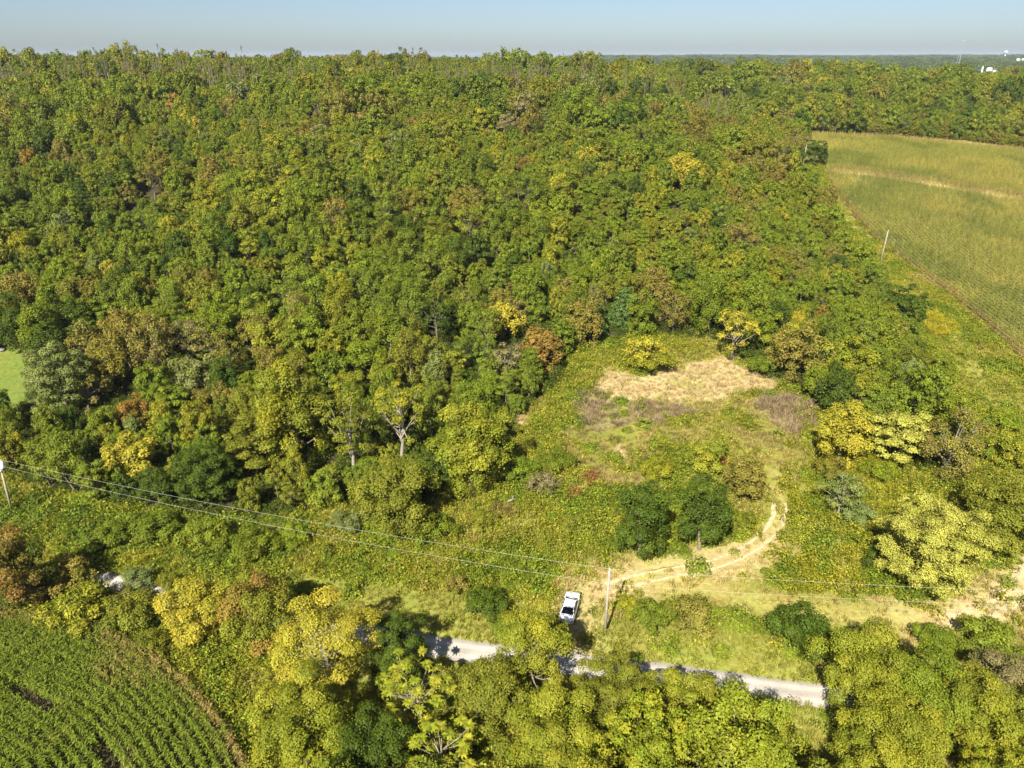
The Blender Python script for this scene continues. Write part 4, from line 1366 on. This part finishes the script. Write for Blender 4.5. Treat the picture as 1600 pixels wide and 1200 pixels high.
CF2 = []
for k in range(5):
    b = MB()
    for j in range(4):
        corn_plant(b, gr, gr.normal() * .08, (j - 1.5) * 0.32, 2.1 + .4 * gr.random(), 6, 0.085)
    CF2.append(b.mesh('ripe_corn_form', [BLADE]))
row = unit(at(1304, 300)[:2] - at(1550, 520)[:2])
nrm_ = np.array([row[1], -row[0]])
o0 = at(1550, 520)[:2]
S, T = np.meshgrid(np.arange(-120, 420, 1.25), np.arange(-40, 340, 1.4))
S = S + (gr.random(S.shape) - .5) * 0.5
x = o0[0] + row[0] * S + nrm_[0] * T; y = o0[1] + row[1] * S + nrm_[1] * T
x, y, T = x.ravel(), y.ravel(), T.ravel()
m = zone_masks(x, y)
# terrace strip that parts the upper from the lower field
TERR = poly_world([(1300, 268), (1380, 277), (1460, 290), (1540, 304), (1620, 316), (1800, 345)])
ter = seg_dist(x, y, TERR)
q = m['corn_far'] & (m['px'] < 1720) & (m['py'] < 800) & (ter > 2.2) & (gr.random(len(x)) > 0.06)
x, y, T, ter = x[q], y[q], T[q], ter[q]
n = len(x)
dpx, dpy, ddp = project(x, y, H(x, y))
cln = fbm(x, y, 24, 71, 4)
g = np.where((cln > 0.5)[:, None], np.array([0.295, 0.285, 0.060]), np.array([0.235, 0.252, 0.050]))
gn = smooth(0.50, 0.34, fbm(x * 1.0, y * 0.5, 14, 72) + 0.05 * gr.normal(size=n))[:, None]
g = g * (1 - gn) + np.array([0.16, 0.195, 0.035]) * gn
edge_w = poly_world([(1600, 572), (1550, 520), (1480, 462), (1420, 418), (1372, 382), (1330, 335), (1304, 300), (1288, 276)])
topw = poly_world([(1268, 210), (1400, 216), (1600, 236), (1800, 252)])
ed = seg_dist(x, y, edge_w)
w = (np.clip(1.2 - ed / 1.8, 0, 1) * (0.4 + .6 * gr.random(n)))[:, None]
g = g * (1 - w) + np.array([0.25, 0.165, 0.06]) * w  # dry brown edge row, its brown strengthened as a painted shadow line
w = (np.clip(1.3 - seg_dist(x, y, topw) / 9, 0, .8) * gr.random(n))[:, None]
g = g * (1 - w) + np.array([0.40, 0.27, 0.11]) * w
w = (np.clip(1.2 - ter / 7, 0, .9))[:, None]
g = g * (1 - w) + np.array([0.34, 0.27, 0.10]) * w
g = g * (0.78 + 0.44 * gr.random((n, 1)))
ang = math.atan2(row[1], row[0]) - math.pi / 2
rc = scatter('ripening_corn', np.stack([x, y, H(x, y)], 1), ang + gr.normal(size=n) * 0.08 + math.pi * gr.integers(2, size=n), 0.85 + 0.3 * gr.random(n), g, g * np.array([1.25, 1.08, 1.1]), gr.integers(5, size=n), CF2)
tag(rc, 'yellowing ripe corn on the large field beside the wood', 'corn')

# ------------------------------------------------------------------ power poles and wires
def pole(base, top_h, label, lean=(0, 0), transformer=False, small=True):
    r = empty('utility_pole', base)
    tag(r, label, 'utility pole', 'poles carrying the power line')
    b = MB()
    tp = np.array([lean[0], lean[1], top_h])
    b.tube([(0, 0, -0.8), tp * 0.5, tp], [0.17, 0.145, 0.12], 10, cap=True)
    link('pole', b.mesh('pole', [POLE_WOOD], True), r)
    b = MB()
    b.tube([tp + (0, 0, 0), tp + (0, 0, 0.12), tp + (0, 0, 0.16), tp + (0, 0, 0.32)], [0.05, 0.11, 0.08, 0.06], 8, cap=True)
    link('insulator', b.mesh('insulator', [PORCELAIN], True), r)
    b = MB()
    b.box(tp * 0.82 + np.array([0, -0.17, 0]), (0.08, 0.1, 0.3))
    link('bracket', b.mesh('bracket', [GALV]), r)
    if transformer:
        b = MB()
        c = tp * 0.95
        for z0, z1, rad in ((-0.55, 0.45, 0.30),):
            b.tube([c + (0.42, -0.2, z0), c + (0.42, -0.2, z0 + .03), c + (0.42, -0.2, z1), c + (0.42, -0.2, z1 + .10)], [rad * .9, rad, rad, rad * .55], 14, cap=True)
        t = link('transformer', b.mesh('transformer', [flat_material('transformer_paint', (0.74, 0.76, 0.77), 0.4)], True), r)
        b = MB()
        for dx_ in (-0.12, 0.12):
            b.tube([c + (0.42 + dx_, -0.2, 0.5), c + (0.42 + dx_, -0.2, 0.85)], [0.05, 0.03], 6, cap=True)
        link('bushing', b.mesh('bushing', [PORCELAIN], True), t)
    return np.asarray(base) + tp


pA = at(19, 801); pB = at(945, 991); pD = at(1375.5, 411); pE = at(1254.5, 259)
topA = pole(pA, 8.6, 'pale wooden utility pole with a grey transformer can at the wood edge', lean=(0.75, 0.0), transformer=True)
topB = pole(pB, 9.1, 'tall weathered utility pole standing beside the white car and verge')
pC = np.array([100.0, 56.5, float(H(100, 56.5))])
topC = pC + np.array([0, 0, 9.1])
pole(pD, 9.6, 'pale utility pole on the grass between the wood and cornfield edge', lean=(0.25, 0.1))
pole(pE, 9.0, 'distant pale utility pole at the corner of wood and cornfield', lean=(0.15, 0.1))


def wire(a, b, sag, bld, rad=0.009):
    t = np.linspace(0, 1, 28)
    p = a[None] * (1 - t)[:, None] + b[None] * t[:, None]
    p[:, 2] -= sag * 4 * t * (1 - t)
    bld.tube(list(p), [rad] * len(t), 5)


tB = topB + (0, 0, .3); tA = topA + (0, 0, .35); tC = topC
pre = np.array([-150.0, 92.0, float(H(-150, 92)) + 9])
b = MB(); wire(tA, tB, 1.0, b); wire(tB, tC, 1.0, b); wire(pre, tA, 0.8, b)
tag(link('power_line', b.mesh('power_line', [ALU])), 'upper thin pale power line strung across the tops of the poles', 'power line')
nB, nA_, nC_ = topB * 1.0 + (0, -0.2, -1.65), topA + (0, -0.2, -0.55), topC + (0, 0, -1.6)
b = MB(); wire(nA_, nB, 1.1, b); wire(nB, nC_, 1.1, b); wire(pre - (0, 0, 1.2), nA_, 0.8, b)
tag(link('power_line', b.mesh('power_line', [ALU])), 'lower thin pale power line strung below the pole tops', 'power line')

# ------------------------------------------------------------------ white car
CAR_P = flat_material('car_paint_white', (0.80, 0.80, 0.81), 0.22, spec=0.6)
CAR_G = flat_material('car_glass', (0.012, 0.014, 0.018), 0.12, spec=0.35)
CAR_B = flat_material('black_trim', (0.02, 0.02, 0.022), 0.5)
CAR_T = flat_material('tyre_rubber', (0.02, 0.02, 0.02), 0.9)
CAR_R = flat_material('alloy_rim', (0.5, 0.5, 0.52), 0.3, metal=0.8)
CAR_HL = flat_material('headlight_lens', (0.75, 0.77, 0.8), 0.1, spec=0.8)
CAR_TL = flat_material('taillight_lens', (0.35, 0.012, 0.012), 0.2, spec=0.6)


def loft(sections, closed_ends=True):
    """sections: list of (y, [(x,z)...]) right-half outlines from bottom centre to top centre, mirrored"""
    rings = []
    for y, half in sections:
        h = np.array(half, float)
        full = np.concatenate([h, (h[1:-1] * np.array([-1, 1]))[::-1]])
        rings.append(np.stack([full[:, 0], np.full(len(full), y), full[:, 1]], 1))
    n = len(rings[0])
    v = np.concatenate(rings)
    q, t = [], []
    for i in range(len(rings) - 1):
        for k in range(n):
            k2 = (k + 1) % n
            q.append((i * n + k, i * n + k2, (i + 1) * n + k2, (i + 1) * n + k))
    if closed_ends:
        for k in range(1, n - 1):
            t.append((0, k + 1, k)); o = (len(rings) - 1) * n; t.append((o, o + k, o + k + 1))
    return v, q, t


def half(w, zb, zs, zt, crown):
    # bottom centre, bottom edge, sill, shoulder, deck edge, deck centre
    return [(0, zb), (w * .86, zb), (w * .97, zb + .12), (w, (zb + zs) / 2), (w * .985, zs), (w * .90, zt), (w * .5, zt + crown * .75), (0, zt + crown)]


cp = at(890, 955)
heading = math.radians(-15)
car = empty('parked_car', (cp[0], cp[1], cp[2] + 0.06), heading)
car.scale = (1.02, 1.12, 1.05)
tag(car, 'white car parked nose-first on the track mouth, half hidden by a tree', 'car')
sec = [(-2.34, half(.66, .42, .62, .80, .02)), (-2.28, half(.80, .32, .72, .93, .03)), (-2.0, half(.88, .24, .80, 1.0, .04)), (-1.4, half(.915, .2, .86, .97, .03)), (-.5, half(.92, .2, .87, .95, .02)),
       (.4, half(.92, .2, .86, .94, .02)), (1.0, half(.915, .2, .84, .95, .05)), (1.5, half(.90, .21, .79, .90, .06)), (1.95, half(.86, .24, .72, .82, .06)), (2.22, half(.76, .30, .62, .70, .04)), (2.33, half(.60, .38, .52, .58, .02))]
b = MB(); b.add(*loft(sec))
body = link('body', b.mesh('body', [CAR_P], True), car)
md = body.modifiers.new('smooth', 'SUBSURF'); md.levels = 1; md.render_levels = 2


def sheet(name, pts, mat, parent, thick=0.012):
    b = MB()
    p = np.array(pts, float)
    n = unit(np.cross(p[1] - p[0], p[2] - p[0]))
    q = p + n * thick
    k = len(p)
    fq = [(i, (i + 1) % k, k + (i + 1) % k, k + i) for i in range(k)]
    b.add(np.concatenate([p, q]), fq, [(k, k + i, k + i + 1) for i in range(1, k - 1)])
    return link(name, b.mesh(name, [mat]), parent)


# cabin: base line z .96, roof z 1.46
by0, by1, ry0, ry1 = -1.72, 1.02, -0.98, 0.22
bw, rw, bz, rz_ = 0.83, 0.60, 0.95, 1.45
cab = [(by0, [(0, bz - .05), (bw - .06, bz - .05), (bw - .06, bz), (0, bz + .03)]), ((by0 + ry0) / 2, [(0, bz - .05), (bw, bz - .05), ((bw + rw) / 2, (bz + rz_) / 2), (0, (bz + rz_) / 2 + .02)]),
       (ry0, [(0, bz - .05), (bw, bz - .05), (rw, rz_ - .02), (0, rz_ + .03)]), ((ry0 + ry1) / 2, [(0, bz - .05), (bw, bz - .05), (rw + .02, rz_), (0, rz_ + .05)]),
       (ry1, [(0, bz - .05), (bw, bz - .05), (rw, rz_ - .03), (0, rz_ + .02)]), ((by1 + ry1) / 2, [(0, bz - .05), (bw, bz - .05), ((bw + rw) / 2, (bz + rz_) / 2), (0, (bz + rz_) / 2 + .02)]), (by1, [(0, bz - .05), (bw - .05, bz - .05), (bw - .05, bz), (0, bz + .02)])]
b = MB(); b.add(*loft(cab))
link('cabin', b.mesh('cabin', [CAR_P], False), car)


def lerp(a, b_, t):
    return tuple(a[i] + (b_[i] - a[i]) * t for i in range(3))


ws = [(-.72, by1 - .08, bz + .045), (.72, by1 - .08, bz + .045), (.555, ry1 + .05, rz_ + .015), (-.555, ry1 + .05, rz_ + .015)]
sheet('windshield', [(x, y, z + .03) for x, y, z in ws[::-1]], CAR_G, car, 0.016)
rwp = [(.70, by0 + .10, bz + .075), (-.70, by0 + .10, bz + .075), (-.555, ry0 - .05, rz_ + .02), (.555, ry0 - .05, rz_ + .02)]
sheet('rear_window', [(x, y, z + .03) for x, y, z in rwp[::-1]], CAR_G, car, 0.016)
for s in (1, -1):
    def sp(y, f):
        w0 = bw + (rw - bw) * f
        return (s * (w0 + 0.012), y, bz + (rz_ - bz) * f)
    front_w = [sp(.78, .10), sp(.20, .86), sp(-.30, .88), sp(-.34, .10)]
    rear_w = [sp(-.44, .10), sp(-.41, .88), sp(-.90, .86), sp(-1.38, .10)]
    for wdw in (front_w, rear_w):
        sheet('side_window', wdw if s > 0 else wdw[::-1], CAR_G, car, 0.016)
    b = MB(); b.tube([(s * .86, .74, .98), (s * .99, .72, 1.03), (s * 1.03, .72, 1.03)], [.03, .075, .055], 8, cap=True)
    link('mirror', b.mesh('mirror', [CAR_B], True), car)
    b = MB(); b.tube([(s * .60, 2.17, .60), (s * .78, 2.0, .66)], [.075, .09], 8, cap=True)
    link('headlight', b.mesh('headlight', [CAR_HL], True), car)
    b = MB(); b.box((s * .66, -2.29, .80), (.26, .10, .16))
    link('taillight', b.mesh('taillight', [CAR_TL]), car)
    for y in (1.42, -1.38):
        b = MB(); b.tube([(s * .72, y, .33), (s * .74, y, .33), (s * .91, y, .33), (s * .935, y, .33)], [.28, .33, .33, .28], 20, cap=True)
        t = link('tyre', b.mesh('tyre', [CAR_T], True), car)
        b = MB(); b.tube([(s * .90, y, .33), (s * .942, y, .33), (s * .946, y, .33)], [.21, .20, .06], 12, cap=True)
        link('rim', b.mesh('rim', [CAR_R], True), t)
b = MB(); b.tube([(-.74, 1.04, .985), (0, 1.10, 1.01), (.74, 1.04, .985)], [.035, .045, .035], 6, cap=True)
link('wiper_cowl', b.mesh('wiper_cowl', [CAR_B], True), car)

# ------------------------------------------------------------------ far landmarks beyond the wood
STEEL = flat_material('tower_steel', (0.30, 0.29, 0.30), 0.6)
WHITE = flat_material('white_paint', (0.66, 0.66, 0.66), 0.6)
ROOFM = flat_material('dark_roof', (0.16, 0.15, 0.15), 0.8)


def far_point(px, py, depth):
    d = ray(px, py) * depth
    return np.array([d[0], d[1], float(H(d[0], d[1]))])


tp = far_point(1497, 100, 1250)
top_z = CAM_H + (ray(1508, 66) * 1250)[2]
tw = empty('radio_tower', tp)
tag(tw, 'grey lattice radio tower rising above the far woods', 'tower')
hgt = top_z - tp[2] + 1
b = MB()
ang = [0.4, 0.4 + 2.094, 0.4 + 4.189]
nseg = 12
rad = lambda f: 4.2 * (1 - f) ** 1.1 + 0.8
for a in ang:
    b.tube([(math.cos(a) * rad(f), math.sin(a) * rad(f), hgt * f) for f in np.linspace(0, 1, 8)], [.22] * 8, 4)
link('leg', b.mesh('leg', [STEEL]), tw)
b = MB()
for k in range(nseg):
    f0, f1 = k / nseg, (k + 1) / nseg
    for i in range(3):
        a0, a1 = ang[i], ang[(i + 1) % 3]
        b.tube([(math.cos(a0) * rad(f0), math.sin(a0) * rad(f0), hgt * f0), (math.cos(a1) * rad(f1), math.sin(a1) * rad(f1), hgt * f1)], [.15, .15], 3)
        b.tube([(math.cos(a0) * rad(f1), math.sin(a0) * rad(f1), hgt * f1), (math.cos(a1) * rad(f1), math.sin(a1) * rad(f1), hgt * f1)], [.15, .15], 3)
link('lattice_bracing', b.mesh('lattice_bracing', [STEEL]), tw)
for s in (-1, 1):
    b = MB(); b.tube([(s * 1.0, 0, hgt - 1.5), (s * 2.4, 0, hgt + .2)], [.3, .3], 4); b.tube([(s * 2.4, 0, hgt - 1.2), (s * 2.4, 0, hgt + 2.2)], [.55, .55], 6, cap=True)
    link('antenna', b.mesh('antenna', [STEEL]), tw)

wp = far_point(1569, 92, 3600)
wz = CAM_H + (ray(1569, 82) * 3600)[2] + 2
wt = empty('water_tower', wp)
tag(wt, 'tiny white water tower on the horizon', 'water tower')
hh = wz - wp[2]
b = MB(); b.tube([(0, 0, 0), (0, 0, 3), (0, 0, hh * .75), (0, 0, hh - 6)], [4.5, 2.6, 2.2, 3.2], 14)
link('pedestal', b.mesh('pedestal', [WHITE], True), wt)
b = MB()
zs = np.linspace(-1, 1, 11)
b.tube([(0, 0, hh + z * 6.2) for z in zs], [max(.1, 9.2 * math.sqrt(max(0, 1 - z * z))) for z in zs], 20, cap=True)
link('tank', b.mesh('tank', [WHITE], True), wt)


def building(px, py, depth, w, d, h, label, roofm, name='house'):
    p = far_point(px, py, depth)
    zt = CAM_H + (ray(px, py) * depth)[2]
    p[2] = min(p[2], zt)
    h = max(h, zt + h * 0.5 - p[2])
    r = empty(name, p, 0.25)
    tag(r, label, 'building')
    b = MB(); b.box((0, 0, h / 2), (w, d, h)); link('wall', b.mesh('wall', [WHITE]), r)
    b = MB()
    rh = d * 0.22
    o = 0.4
    v = np.array([(-w / 2 - o, -d / 2 - o, h), (w / 2 + o, -d / 2 - o, h), (w / 2 + o, d / 2 + o, h), (-w / 2 - o, d / 2 + o, h), (-w / 2 - o, 0, h + rh), (w / 2 + o, 0, h + rh)])
    b.add(v, [(0, 1, 5, 4), (2, 3, 4, 5), (3, 2, 1, 0)], [(0, 4, 3), (1, 2, 5)])
    link('roof', b.mesh('roof', [roofm]), r)
    for k in range(3):
        b = MB(); b.box((-w / 3 + k * w / 3, -d / 2 - .03, h * .62), (w * .12, .1, h * .3)); link('window', b.mesh('window', [CAR_G]), r)


building(1546, 108, 1500, 9, 7, 3.5, 'small white building with a white roof between the far trees', WHITE)
building(1554, 111, 1480, 8, 6, 3, 'pale building beside the white one between the far trees', ROOFM)
building(1591, 93, 2600, 10, 8, 4, 'white building near the horizon below the water tower', WHITE)
building(1599, 93, 2650, 9, 8, 4, 'second white building at the horizon, partly out of view', WHITE)
sp_ = far_point(1534, 112, 1300)
st = empty('silo', sp_)
tag(st, 'thin pale silo-like column among the far trees', 'silo')
zt = CAM_H + (ray(1534, 104) * 1300)[2] - sp_[2]
b = MB(); b.tube([(0, 0, 0), (0, 0, zt)], [1.4, 1.3], 12, cap=True); link('shaft', b.mesh('shaft', [flat_material('pale_concrete', (0.5, 0.48, 0.45), 0.8)], True), st)
b = MB(); b.tube([(0, 0, zt), (0, 0, zt + .5), (0, 0, zt + 1.3)], [1.5, 1.2, .2], 12, cap=True); link('cap', b.mesh('cap', [STEEL], True), st)

# concrete slab at the lawn's upper corner, weathered log in the weeds
lp = at(1, 548)
b = MB(); b.box((0, 0, .22), (1.8, 1.3, .4), rz=.1)
o = link('concrete_slab', b.mesh('concrete_slab', [flat_material('slab_concrete', (0.22, 0.21, 0.20), 0.9, noise=2)]))
o.location = lp
tag(o, 'pale grey concrete slab at the top corner of the mown lawn', 'slab')
lp = at(800, 786)
b = MB(); b.tube([(-.7, 0, .5), (-.3, .05, .55), (.3, 0, .56), (.7, -.1, .5)], [.15, .17, .15, .11], 9, cap=True)
b.tube([(.1, 0, .7), (.4, .3, 1.05)], [.1, .05], 6, cap=True)
o = link('weathered_log', b.mesh('weathered_log', [flat_material('weathered_wood', (0.24, 0.20, 0.17), 0.9, noise=5)], True))
o.location = lp
o.rotation_euler = (0, 0, .5)
tag(o, 'pale grey weathered log lying in the weeds of the clearing', 'log')

# ------------------------------------------------------------------ haze: one closed box of thin air
HZ, nt, out = new_mat('haze')
pv = nt.nodes.new('ShaderNodeVolumePrincipled')
pv.inputs['Color'].default_value = (0.72, 0.84, 1.0, 1)
pv.inputs['Density'].default_value = 0.000048
pv.inputs['Anisotropy'].default_value = 0.0
nt.links.new(pv.outputs[0], out.inputs['Volume'])
b = MB()
b.box((0, 4990, 0), (18600, 11600, 1))
v = b.v[0]
zlo, zhi = float(gm['z'].min()) - 2, max(100.0, float(gm['z'].max()) + 30)
v[:, 2] = np.where(v[:, 2] < 0, zlo, zhi)
hz = link('haze', b.mesh('haze', [HZ]))
tag(hz, 'thin pale haze in the air over the woods and plain', 'haze', kind='stuff')
